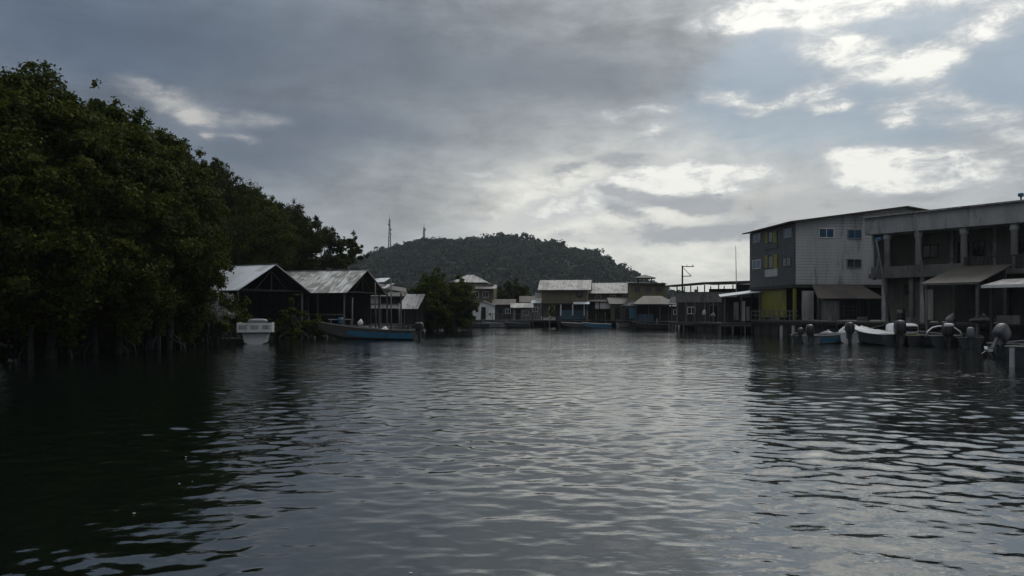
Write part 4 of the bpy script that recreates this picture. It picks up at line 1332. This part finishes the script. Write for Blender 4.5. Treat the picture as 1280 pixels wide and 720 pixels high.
# front gable wall (grey), end wall (dark), back, far side
mb = MB()
mb.prism([(.12, 0, z1), (Wd, 0, z1), (Wd, 0, ze - .1), (xr, 0, zr - .1), (.12, 0, ze - .1)], (0, .12, 0))
mb.prism([(.12, Lr - .12, z1), (Wd, Lr - .12, z1), (Wd, Lr - .12, ze - .1), (xr, Lr - .12, zr - .1), (.12, Lr - .12, ze - .1)], (0, .12, 0))
mb.box(Wd - .12, Wd, .12, Lr - .12, z1, ze - .12)
mb.build('siding', M['grey_siding'], t)
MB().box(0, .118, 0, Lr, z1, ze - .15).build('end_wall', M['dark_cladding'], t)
gable_roof(t, 0, Wd, 0, Lr, ze, zr, 'tin_rusty_x', 'y', .55, .10, split=xr / Wd)
MB().box(-.1, Wd, -.05, Lr + .05, z1 - .28, z1 - .004).build('floor_slab', M['wood_dark'], t)
MB().box(-.02, .16, -.02, .10, z1, ze - .2).build('corner_trim', M['dark_cladding'], t)
S = Y / F
def fx(px): return (px - 992) * S * 1.0 + .02
def zz(py): return Z(py, Y)
FN = ((1, 0, 0), (0, -1, 0))
window(t, (fx(1030.5) + .25, 0, zz(291)), *FN, 1.35, .82, 'glass_blue', 'white_paint', 1)
window(t, (fx(1065) + .4, 0, zz(292)), *FN, 1.25, .82, 'glass_blue', 'metal_grey', 1)
window(t, (fx(1064.5) + .4, 0, zz(329)), *FN, 1.3, .78, 'glass_dark', 'metal_grey', 1)
window(t, (fx(1093) + .45, 0, zz(329.5)), *FN, .7, .5, 'glass_blue', 'metal_grey', 0)
def ey(px):                                            # depth along the end wall for a photo column
    q = (px - 640) / F
    return (X(992, Y) - q * Y) / (q + .09)
EN = ((0, -1, 0), (-1, 0, 0))
def ez(py, px): return Z(py, Y + ey(px))
def ewin(p0, p1, q0, q1, pane, frame='metal_grey', bars=0):
    a, b = ey(p0), ey(p1); m_ = (p0 + p1) / 2
    window(t, (0, (a + b) / 2, (ez(q0, m_) + ez(q1, m_)) / 2), *EN, abs(a - b), abs(ez(q0, m_) - ez(q1, m_)), pane, frame, bars, .05, .05)
ewin(980, 990, 286, 297, 'glass_blue', 'metal_grey')
ewin(941, 951, 288, 303, 'glass_blue', 'metal_grey', 1)
ewin(941, 951, 325, 336, 'glass_blue', 'white_paint', 1)
ewin(960.5, 966, 290, 303, 'glass_dark', 'metal_dark')
ewin(960.5, 966.5, 320, 335, 'glass_dark', 'metal_dark')
ewin(978, 989, 322, 333, 'glass_dark', 'metal_dark', 1)
def epanel(name, p0, p1, q0, q1, m):
    a, b = sorted((ey(p0), ey(p1))); m_ = (p0 + p1) / 2
    MB().box(-.06, -.003, a, b, ez(q1, m_), ez(q0, m_)).build(name, M[m], t)
epanel('shutter', 956.5, 960.2, 290, 304, 'yellow_paint'); epanel('shutter', 966.4, 971.5, 289, 303, 'yellow_paint')
epanel('shutter', 956.5, 960.2, 319, 335, 'yellow_paint'); epanel('shutter', 967, 972.5, 318, 336, 'yellow_paint')
epanel('balcony_panel', 956.5, 972.5, 336.5, 346, 'grey_siding')
epanel('balcony_panel', 956.5, 972.5, 305, 311, 'dark_cladding')
# ground floor: yellow wall on the water side, posts, closed back
a, b = ey(980), ey(949)
MB().box(.15, .25, a, b, 1.55, z1 - .285).build('yellow_wall', M['yellow_paint'], t)
MB().box(.4, Wd, 3.6, 3.7, 1.3, z1 - .285).build('ground_floor_wall', M['boards_dark'], t)
for k, (x, y) in enumerate(((.15, .15), (.15, Lr - .3), (3.4, .3), (6.6, .3), (9.8, .3), (13, .3))):
    MB().box(x - .11, x + .11, y - .11, y + .11, -1.2, z1 - .29).build('post', M['yellow_paint' if k == 0 else 'wood_dark'], t)
MB().box(.75, 1.75, .02, .10, 1.35, z1 - .55).build('white_board_panel', M['boards_pale'], t)
MB().box(2.05, 3.6, .02, .09, 1.35, 3.35).build('grey_board_panel', M['boards_grey'], t)

# lean-to workshop against its front
t = thing('workshop_shed', 'dark lean-to workshop with a rusty roof against the foot of the tall grey building', 'shed', (X(1022, 62.5), 62.5, 0), math.atan2(.09, 1))
wd = X(1104, 62.5) - X(1022, 62.5)
MB().slab((-.2, -.5, Z(373, 62)), (wd + .1, -.5, Z(373, 62)), (wd + .1, 3.0, 4.25), (1.0, 3.0, 4.25), .07).build('roof', M['tin_rusty_x'], t)
MB().box(1.75, wd, 2.6, 2.68, 1.35, 3.6).build('back_wall', M['boards_dark'], t)
posts(t, [(x, -.3, 1.35, Z(374, 62)) for x in (.05, 1.75, 3.4, wd - .1)], 'wood_dark', .14)
MB().box(.15, 1.65, -.25, -.19, 1.35, 2.9).build('side_screen', M['boards_grey'], t)
mb = MB()
for k in range(4):
    mb.box(2.1, 3.2, -.1, .5, 1.45 + k * .32, 1.49 + k * .32)
for x in (2.1, 3.16):
    for y in (-.1, .46):
        mb.box(x, x + .04, y, y + .04, 1.35, 2.75)
mb.build('shelf_rack', M['wood_grey'], t)

# balcony building
A = Vector((X(1089, 58), 58, 0)); B = Vector((X(1280, 50), 50, 0)); dv = (B - A)
ang = math.atan2(dv.y, dv.x)
t = thing('balcony_building', 'two storey concrete building with deep balcony, round columns and a plain roof band', 'building', A, ang)
L2 = 19.0
zt, zb_, zf = 9.05, 7.62, 4.75
def bx_(px):                                            # along-front distance for a photo column
    q = (px - 640) / F
    return (q * A.y - A.x) / (math.cos(ang) - q * math.sin(ang))
MB().box(-.3, L2, -.35, 9, zb_, zt - .14).build('roof_band', M['concrete'], t)
MB().slab((-.5, -.55, zt - .135), (L2 + .2, -.55, zt + .02), (L2 + .2, 9.2, zt + .35), (-.5, 9.2, zt + .2), .1).build('roof', M['tin_grey_x'], t)
MB().box(0, L2, 1.9, 2.05, zf, zb_ - .003).build('balcony_wall', M['olive_plaster'], t)
MB().box(0, .15, .06, 1.9, zf, zb_ - .003).build('end_wall', M['concrete'], t)
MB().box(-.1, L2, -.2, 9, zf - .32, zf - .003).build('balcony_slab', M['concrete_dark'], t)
MB().box(.25, L2, 1.4, 1.55, 1.35, zf - .325).build('ground_floor_wall', M['olive_plaster'], t)
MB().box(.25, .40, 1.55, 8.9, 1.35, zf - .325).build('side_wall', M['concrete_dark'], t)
for px, m_ in ((1108, 'column_paint'), (1147, 'column_paint'), (1204, 'column_paint'), (1267, 'column_paint')):
    x = bx_(px)
    c = MB().tube([(x, .12, zf), (x, .12, zb_ - .45), (x, .12, zb_ - .42), (x, .12, zb_ - .003)], [.21, .20, .27, .27], 16)
    c.build('column', M[m_], t, True)
for px in (1122, 1163, 1216, 1240):
    x = bx_(px) * 1.0
    MB().box(x + .5, x + .72, 1.74, 1.898, zf, zb_ - .004).build('pilaster', M['concrete'], t)
# low balustrade with a rail on top
MB().box(.05, bx_(1204), -.12, -.02, zf, zf + .50).build('balustrade', M['concrete_dark'], t)
mb = MB()
x = bx_(1206)
while x < L2 - 1:
    mb.box(x, x + .07, -.10, -.04, zf, zf + .8); x += .28
mb.box(bx_(1206), L2 - .8, -.11, -.03, zf + .8, zf + .88)
mb.build('railing', M['wood_dark'], t)
for px, w_, h_, zc in ((1133, 1.15, .95, zf + 1.55), (1193, .8, 1.1, zf + 1.5), (1250, 1.6, 1.05, zf + 1.6)):
    window(t, (bx_(px) + .75, 1.9, zc), (1, 0, 0), (0, -1, 0), w_, h_, 'glass_dark', 'wood_dark', 1)
door(t, (bx_(1174) + .75, 1.9, zf), (1, 0, 0), (0, -1, 0), .95, 2.1)
for px, w_, h_ in ((1116, .8, .7),):
    window(t, (bx_(px) + .55, 1.4, 3.55), (1, 0, 0), (0, -1, 0), w_, h_, 'glass_dark', 'wood_dark', 0)
for px, m_ in ((1102, 'concrete'), (1136, 'concrete_dark'), (1150, 'concrete')):
    x = bx_(px)
    MB().box(x, x + .28, .0, .28, -1.2, zf - .325).build('ground_post', M[m_], t)
MB().box(bx_(1139), bx_(1150) - .1, .5, .58, 1.35, zf - .6).build('screen_panel', M['boards_grey'], t)
MB().tube([(bx_(1268), 1.0, zt + .1), (bx_(1268), 1.0, zt + .35)], .05, 7).build('roof_bracket', M['metal_dark'], t)
MB().sup((bx_(1268), 1.0, zt + .46), (.17, .17, .14), .7, 10, 7).build('roof_lamp', M['barrel_blue'], t, True)
MB().sup((bx_(1103), -.45, zf + 2.45), (.2, .12, .16), .6, 10, 7).build('flood_lamp', M['barrel_blue'], t, True)

# leaning props in front of it
PG = 'leaning timber props before the balcony building'
for px0, py0, px1, py1, Y0, lab in ((1097, 298, 1112, 402, 56.2, 'slim timber prop leaning at the left end of the balcony building'),
                                    (1146, 268, 1159, 402, 53.8, 'long timber prop leaning past the balcony to the roof band'),
                                    (1101, 318, 1093, 350, 57.0, 'short strut crossing beside the leaning prop at the left end of the balcony')):
    t = thing('timber_prop', lab, 'prop', (X(px1, Y0), Y0, Z(py1, Y0)), 0, PG)
    MB().tube([(0, 0, 0), ((X(px0, Y0) - X(px1, Y0)) * .5, 0, (Z(py0, Y0) - Z(py1, Y0)) * .5), (X(px0, Y0) - X(px1, Y0), .25, Z(py0, Y0) - Z(py1, Y0))],
              [.085, .08, .065], 8).build('shaft', M['wood_grey'], t, True)
    MB().tube([(0, 0, 0), (0, 0, .12)], .12, 8).build('foot_block', M['wood_dark'], t)

# awning in front
u = Vector((.58, -.81, 0)).normalized()
t = thing('awning_shed', 'open shed with dull brown sloping roof in front of the balcony building', 'shed', (25.9, 49.9, 0), math.atan2(u.y, u.x))
zA, zB = 3.78, 5.0
MB().slab((-.2, -.2, zA), (3.3, -.2, zA), (3.3, 4.4, zB), (-.2, 4.4, zB), .06).build('roof', M['tin_brown_x'], t)
MB().box(-.2, 3.3, -.26, -.203, zA - .12, zA + .01).build('fascia', M['wood_grey'], t)
posts(t, [(.1, 0, -1.2, zA - .06), (3.1, 0, -1.2, zA - .06), (.1, 3.6, 1.3, zB - .32), (3.1, 3.6, 1.3, zB - .32)], 'wood_grey', .15)
MB().box(.1, .5, -.05, .0, 1.5, 3.4).build('white_post_board', M['boards_grey'], t)
MB().box(.2, 3.1, 3.3, 3.38, 1.35, zB - .45).build('back_wall', M['boards_dark'], t)
mb = MB()
for k in range(3):
    mb.box(1.0, 2.4, 1.5 + k * .1, 2.6, 1.35 + k * .28, 1.58 + k * .28)
mb.build('crate_stack', M['wood_dark'], t)
t = thing('awning_shed', 'low shelter with a bright tin roof edge at the right border of the photo', 'shed', (27.0, 45.0, 0), math.atan2(u.y, u.x))
zA = Z(356.5, 45)
MB().slab((-.3, -.3, zA), (7.5, -.3, zA - .0), (7.5, 2.4, zA + .55), (-.3, 2.4, zA + .40), .08).build('roof', M['tin_grey_x'], t)
MB().box(-.3, 7.5, -.36, -.302, zA - .16, zA + .01).build('fascia', M['white_paint'], t)
posts(t, [(.1, 0, -1.2, zA - .08), (1.9, 0, -1.2, zA - .08), (4.6, 0, -1.2, zA - .08), (7.2, 0, -1.2, zA - .08), (.1, 2.1, 1.3, zA + .2), (4.6, 2.1, 1.3, zA + .2)], 'wood_dark', .15)
MB().box(0, 7.2, 2.25, 2.33, 1.35, zA + .2).build('back_wall', M['boards_dark'], t)
MB().box(.4, 1.6, -.1, .35, 1.32, 1.36 + .45).build('counter', M['wood_grey'], t)
lump('tarp_heap', 'rumpled tan tarpaulin heap on the dock under the bright edged shelter', 'tarpaulin', 1228, 47.5, 1.30, (.9, .4, .22), 'boat_tan', seed=9, e=1.1)
lump('sack', 'grey sack slumped on the dock left of the tan tarpaulin heap', 'sack', 1190, 50.5, 1.32, (.35, .25, .28), 'cloth_pale', seed=12)

# dock that runs along the right bank, in three runs
def dock(label, p, q, width, z, rail=False):
    p, q = Vector(p), Vector(q); d = q - p
    t = thing('boardwalk', label, 'boardwalk', p, math.atan2(d.y, d.x), 'boardwalk runs on the right bank')
    deck(t, 0, d.length, 0, width, z, step=1.7)
    MB().box(.1, d.length - .1, .25, .31, -.6, z - .32).build('under_deck_shade', M['wood_dark'], t)  # dark sheet near the front edge, shade added below the boardwalk
    if rail:
        mb = MB(); k = 0
        while k < d.length:
            mb.box(k, k + .07, .05, .11, z, z + .75); k += .9
        mb.box(0, d.length, .05, .11, z + .75, z + .82); mb.box(0, d.length, .055, .105, z + .38, z + .44)
        mb.build('handrail', M['wood_grey'], t)
    return t


dock('plank boardwalk on stilts below the yellow wall of the tall grey building', (X(938, 72), 72, 0), (X(996, 63.5), 63.5, 0), 3.0, 1.30, True)
dock('plank boardwalk before the workshop shed behind the moored skiffs', (X(998, 61), 61, 0), (X(1120, 55.0), 55.0, 0), 5.0, 1.31)
dock('plank boardwalk at the right border under the awning sheds', (X(1118, 53.0), 53.0, 0), (32.5, 41.5, 0), 4.6, 1.29)
dock('plank boardwalk below the dark terrace house', (X(868, 84), 84, 0), (X(936, 75), 75, 0), 2.2, .95)

MP = 'mooring posts before the workshop boardwalk'
for px, lab in ((976, 'pale mooring post, left one of the pair left of the outboard skiffs'), (991, 'pale mooring post, right one of the pair, just left of the first outboard')):
    t = thing('mooring_post', lab, 'post', (X(px, 59.5), 59.5, 0), 0, MP)
    MB().tube([(0, 0, -1.4), (.03, 0, 1.0)], [.12, .105], 9).build('shaft', M['boards_grey'], t, True)
    MB().tube([(.03, 0, 1.0), (.03, 0, 1.04)], .12, 9).build('cap', M['metal_dark'], t)

# skiffs with outboards
SG = 'outboard skiffs moored on the right bank'
skiff('outboard_skiff', 'grey skiff with a blue side band and black outboard, leftmost of the moored skiffs', 'skiff', (X(1014, 50), 50, 0), R(-50), 4.6, 1.5, .50,
      'fibre_grey', 'fibre_grey', 'wood_grey', dict(s=1.25, x=-.1, yaw=35), 'fibre_grey', .3, 'boat_blue', SG, fd=.7)
lump('tarp_heap', 'grey tarpaulin bundle heaped in the leftmost grey skiff', 'tarpaulin', 1034, 51.6, .28, (.45, .35, .25), 'fibre_grey', seed=4)
skiff('outboard_skiff', 'white skiff with high open bow between two black outboards', 'skiff', (X(1063, 50.8), 50.8, 0), R(-24), 4.4, 1.5, .66,
      'fibre_white', 'fibre_white', 'fibre_grey', dict(s=1.2, x=-.15, yaw=25), 'fibre_grey', .75, None, SG, foredeck=False)
skiff('outboard_skiff', 'white decked skiff with a yellow marked stern and the biggest black outboard', 'skiff', (X(1117, 47.5), 47.5, 0), R(3), 4.6, 1.75, .66,
      'fibre_dark', 'fibre_white', 'fibre_white', dict(s=1.5, x=.25, yaw=-10), 'fibre_white', .55, None, SG, fd=.22)
t = skiff('cuddy_skiff', 'white skiff with low cuddy cabin and a yellow line, right of the biggest outboard', 'skiff', (X(1147, 47.8), 47.8, 0), R(4), 4.6, 1.55, .56,
          'fibre_dark', 'yellow_paint', 'fibre_white', None, 'fibre_white', .45, None, SG, fd=.45)
MB().sup((0, 1.7, .92), (.70, .95, .40), .45, 22, 10).build('cuddy', M['fibre_white'], t, True)
MB().sup((0, .85, .98), (.50, .13, .17), .4, 16, 8).build('windscreen', M['glass_dark'], t, True)
t = skiff('outboard_skiff', 'broad dark skiff with pale arched rail and a white topped outboard', 'skiff', (X(1182, 46.5), 46.5, 0), R(-6), 4.8, 2.0, .60,
          'fibre_dark', 'rope', 'fibre_grey', dict(s=1.3), 'fibre_dark', .3, None, SG, foredeck=False)
mb = MB()
mb.tube([(-1.02, .2, .55), (-.92, .25, .85), (-.62, .3, 1.08), (-.3, .33, 1.16), (.3, .33, 1.16), (.62, .3, 1.08), (.92, .25, .85), (1.02, .2, .55)], .045, 8)
mb.build('arched_rail', M['fibre_white'], t, True)
MB().sup((0, -.42, 1.22), (.24, .26, .14), .6, 14, 7).build('motor_cover', M['tarp_white'], t, True)
skiff('outboard_skiff', 'dark skiff with its outboard tilted out of the water near the right border', 'skiff', (X(1252, 35.5), 35.5, 0), R(-58), 5.0, 1.5, .56,
      'fibre_dark', 'fibre_dark', 'wood_dark', dict(s=1.35, tilt=46, cowl='fibre_dark'), 'fibre_dark', .3, None, SG, foredeck=True, fd=.6)
t = skiff('outboard_skiff', 'boat with pale gunwale and pale corner post cut by the right border', 'skiff', (X(1276, 28.6), 28.6, 0), R(-72), 5.2, 1.5, .72,
          'fibre_dark', 'boat_tan', 'wood_grey', None, 'wood_grey', .25, None, SG, foredeck=False)
MB().box(-.40, -.22, -.07, -.005, -.1, .70).build('corner_post', M['boards_pale'], t)

skiff('outboard_skiff', 'pale skiff nosed in behind the white open bow, only its bow and rail showing', 'skiff', (X(1092, 53), 53.0, 0), R(-12), 3.6, 1.4, .62,
      'fibre_white', 'fibre_grey', 'fibre_grey', None, 'fibre_white', .6, None, SG, fd=.5)
skiff('outboard_skiff', 'grey skiff with a pale foredeck lying behind the cuddy skiff', 'skiff', (X(1166, 51), 51.0, 0), R(-30), 3.8, 1.4, .60,
      'fibre_grey', 'fibre_white', 'fibre_grey', None, 'fibre_white', .5, None, SG, fd=.4)
skiff('outboard_skiff', 'low dark skiff with a small outboard between the mooring posts and the leftmost grey skiff', 'skiff', (X(1001, 52.5), 52.5, 0), R(-20), 3.8, 1.3, .42,
      'fibre_dark', 'boat_tan', 'wood_dark', dict(s=.95), 'fibre_dark', .3, None, SG, foredeck=False)
g_ = random.Random(4)
for k in range(18):
    px = 590 + k * 15.5 + g_.uniform(-5, 5); Y = (106 if px < 800 else 97) - g_.uniform(0, 1.5)
    t = thing('mooring_pile', 'thin dark pile standing in the water along the far village', 'pile', (X(px, Y), Y, 0), 0, 'thin piles along the far village')
    hh_ = g_.uniform(.7, 2.3)
    MB().tube([(0, 0, -1.2), (g_.uniform(-.08, .08), 0, hh_)], [.085, .07], 7).build('shaft', M['wood_dark' if k % 3 else 'wood_grey'], t, True)
for px, Y, top, lab in ((470, 66.5, 352, 'tall thin pole right of the second shed gable, before the landing shelter'),
                        (489, 70, 349, 'thin pole beside the pale loose roof sheets'), (500, 68, 378, 'short pole at the right end of the landing shelter'),
                        (440, 62.5, 372, 'mooring pole rising out of the water behind the middle of the blue boat')):
    t = thing('mooring_pole', lab, 'pole', (X(px, Y), Y, 0), 0, 'poles round the landing shelter')
    MB().tube([(0, 0, -1.2), (g_.uniform(-.1, .1), 0, Z(top, Y))], [.075, .05], 7).build('shaft', M['wood_grey'], t, True)

# far small boats by the village
FB = 'small boats tied up along the far village'
for px, Y, rz, L, hullm, lab in ((752, 101, 78, 5.2, 'boat_tan', 'pale low skiff lying before the long roofed house'),
                                 (772, 103, -75, 4.2, 'fibre_grey', 'grey rowing boat beside the kiosk with the blue tarpaulin'),
                                 (640, 104, 84, 4.0, 'fibre_grey', 'grey rowing boat at the right end of the plank jetty'),
                                 (662, 103, 80, 3.4, 'fibre_dark', 'small dark rowing boat before the tan two storey house'),
                                 (836, 93, 70, 4.0, 'wood_dark', 'dark rowing boat before the hut with the broad brown roof'),
                                 (612, 102, 86, 4.2, 'fibre_dark', 'dark rowing boat under the white cabin')):
    skiff('rowing_boat', lab, 'boat', (X(px, Y), Y, 0), R(rz), L, 1.2, .5, hullm, hullm if hullm != 'boat_tan' else 'boards_pale', 'wood_grey', None, 'wood_grey', .35, None, FB, foredeck=False)
skiff('rowing_boat', 'pale boat with blue side band before the long roofed house', 'boat', (X(764, 99.5), 99.5, 0), R(86), 3.6, 1.2, .5, 'fibre_grey', 'boards_pale', 'wood_grey', None,
      'wood_grey', .35, 'boat_blue', FB, foredeck=False)

# clutter on the docks
def crate(label, px, Y, z, rz, m='boards_grey', w=.6, d=.45, h=.35):
    t = thing('crate', label, 'crate', (X(px, Y), Y, z), R(rz), 'crates on the boardwalks')
    mb = MB()
    for k in range(3):
        a, b = h * (k / 3) + .02, h * ((k + 1) / 3) - .02
        mb.box(-w / 2, w / 2, -d / 2, -d / 2 + .02, a, b); mb.box(-w / 2, w / 2, d / 2 - .02, d / 2, a, b)
        mb.box(-w / 2, -w / 2 + .02, -d / 2 + .021, d / 2 - .021, a, b); mb.box(w / 2 - .02, w / 2, -d / 2 + .021, d / 2 - .021, a, b)
    mb.build('slats', M[m], t)
    mb = MB()
    for x in (-1, 1):
        for y in (-1, 1):
            mb.box(x * (w / 2 - .045) - .022, x * (w / 2 - .045) + .022, y * (d / 2 - .045) - .022, y * (d / 2 - .045) + .022, 0, h)
    mb.build('corner_block', M['wood_grey'], t)
    MB().box(-w / 2 + .03, w / 2 - .03, -d / 2 + .03, d / 2 - .03, .03, .05).build('floor', M[m], t)
    return t


for px, Y, z, rz, lab in ((968, 68.5, 1.30, 12, 'slatted crate on the boardwalk below the yellow wall'),
                          (1040, 60.6, 1.31, 30, 'grey slatted crate at the edge of the boardwalk before the workshop shed'),
                          (1078, 59.2, 1.31, -8, 'slatted crate right of the rack in the workshop shed'),
                          (1140, 53.4, 1.29, 20, 'slatted crate at the foot of the long leaning prop')):
    crate(lab, px, Y, z, rz)
drum('fuel_drum', 'black drum on the boardwalk between the two leaning props', 1126, 54.9, 1.31, .28, .85, 'black_plastic')


def fuel_can(label, px, Y, z, rz, m):
    t = thing('fuel_can', label, 'fuel can', (X(px, Y), Y, z), R(rz), 'fuel cans in the moored skiffs')
    MB().sup((0, 0, .16), (.17, .11, .16), .35, 14, 8).build('tank', M[m], t, True)
    MB().tube([(-.08, 0, .30), (-.07, 0, .37), (.05, 0, .37), (.06, 0, .30)], .016, 6).build('handle', M['black_plastic'], t)
    MB().tube([(.12, 0, .31), (.12, 0, .36)], .03, 8).build('cap', M['black_plastic'], t)
    return t


fuel_can('pale fuel can in the stern of the white skiff with the high bow', 1068, 52.2, .35, 20, 'cloth_pale')
fuel_can('blue fuel can inside the dark skiff with the arched rail', 1190, 48.0, .30, 50, 'barrel_blue')
skiff('outboard_skiff', 'small dark skiff squeezed between the arched rail skiff and the tilted outboard', 'skiff', (X(1213, 45), 45, 0), R(-28), 4.2, 1.45, .52,
      'fibre_dark', 'boat_tan', 'wood_dark', dict(s=1.1, cowl='cowl_grey'), 'fibre_dark', .3, None, SG, foredeck=False)


def line(name, label, cat, a, b, sag, r, m, group=None):
    a, b = Vector(a), Vector(b)
    t = thing(name, label, cat, a, 0, group)
    P = []
    for k in range(13):
        u = k / 12
        P.append((b - a) * u + Vector((0, 0, -sag * 4 * u * (1 - u))))
    MB().tube(P, r, 5).build('strand', M[m], t, True)
    MB().sup((0, 0, 0), (r * 2.5, r * 2.5, r * 2.5), .9, 8, 5).build('knot', M[m], t, True)
    return t


RG = 'mooring lines of the right bank skiffs'
line('mooring_line', 'pale mooring line from the bow of the leftmost grey skiff to the boardwalk', 'rope', (X(1014, 50) + 3.4, 52.9, .62), (X(1060, 58.2), 58.2, 1.3), .25, .018, 'rope', RG)
line('mooring_line', 'pale mooring line from the biggest outboard skiff to the boardwalk behind', 'rope', (X(1117, 47.5) - .2, 52.0, .95), (X(1112, 55.3), 55.3, 1.3), .15, .018, 'rope', RG)

# tyres hung on the docks as fenders
TG = 'tyres hung as fenders on the right bank'
for px, Y, z, lab in ((1216, 49.2, .9, 'black tyre hanging on the boardwalk behind the tilted outboard'), (1050, 58.3, .9, 'black tyre hanging on the boardwalk behind the white open bow')):
    t = thing('tyre_fender', lab, 'tyre', (X(px, Y), Y - .12, z), R(-20), TG)
    mb = MB(); nu, nv = 20, 8
    vs, fs = [], []
    for i in range(nu):
        for j in range(nv):
            a, b = 2 * math.pi * i / nu, 2 * math.pi * j / nv
            r = .27 + .08 * math.cos(b)
            vs.append((r * math.cos(a), .075 * math.sin(b), r * math.sin(a)))
    for i in range(nu):
        for j in range(nv):
            fs.append((i * nv + j, ((i + 1) % nu) * nv + j, ((i + 1) % nu) * nv + (j + 1) % nv, i * nv + (j + 1) % nv))
    mb.add(vs, fs).build('ring', M['rubber'], t, True)
    MB().tube([(0, 0, .3), (0, .05, .55)], .018, 6).build('rope', M['rope'], t)

def foam():
    g = np.random.default_rng(21)
    mb = MB()
    for k in range(7):
        y = g.uniform(5.6, 11); x = g.uniform(-.55, .12) * y
        r = g.uniform(.004, .010)
        mb.sup((x, y, .006), (r * 1.8, r * 1.3, r * .5), 1.0, 8, 5)
    o = mb.build('foam', M['cloth_pale'], None, True)
    kind(o, 'stuff'); o['label'] = 'scattered small foam bubbles drifting on the near water'


foam()

# ------------------------------------------------------------------ haze
HAZE = True
if HAZE:
    mb = MB().box(-2200, 2200, -400, 1300, -3.3, 120)
    m = bpy.data.materials.new('haze'); m.use_nodes = True
    t = m.node_tree; t.nodes.clear()
    o = t.nodes.new('ShaderNodeOutputMaterial'); v = t.nodes.new('ShaderNodeVolumePrincipled')
    v.inputs['Color'].default_value = (.80, .90, 1.0, 1); v.inputs['Density'].default_value = .00017
    v.inputs['Anisotropy'].default_value = .2
    t.links.new(v.outputs[0], o.inputs['Volume'])
    kind(mb.build('haze', m), 'stuff')

# ------------------------------------------------------------------ render settings
SC.view_settings.view_transform = 'Standard'; SC.view_settings.look = 'None'
SC.view_settings.exposure = 0.15; SC.view_settings.gamma = 1.0; SC.view_settings.use_curve_mapping = False
SC.cycles.use_denoising = True
SC.cycles.denoiser = 'OPENIMAGEDENOISE'
SC.cycles.max_bounces = 6; SC.cycles.diffuse_bounces = 3; SC.cycles.glossy_bounces = 3
SC.cycles.transmission_bounces = 2; SC.cycles.volume_bounces = 0; SC.cycles.transparent_max_bounces = 4
SC.cycles.caustics_reflective = False; SC.cycles.caustics_refractive = False
SC.cycles.sample_clamp_indirect = 3.0
SC.cycles.filter_width = 1.45
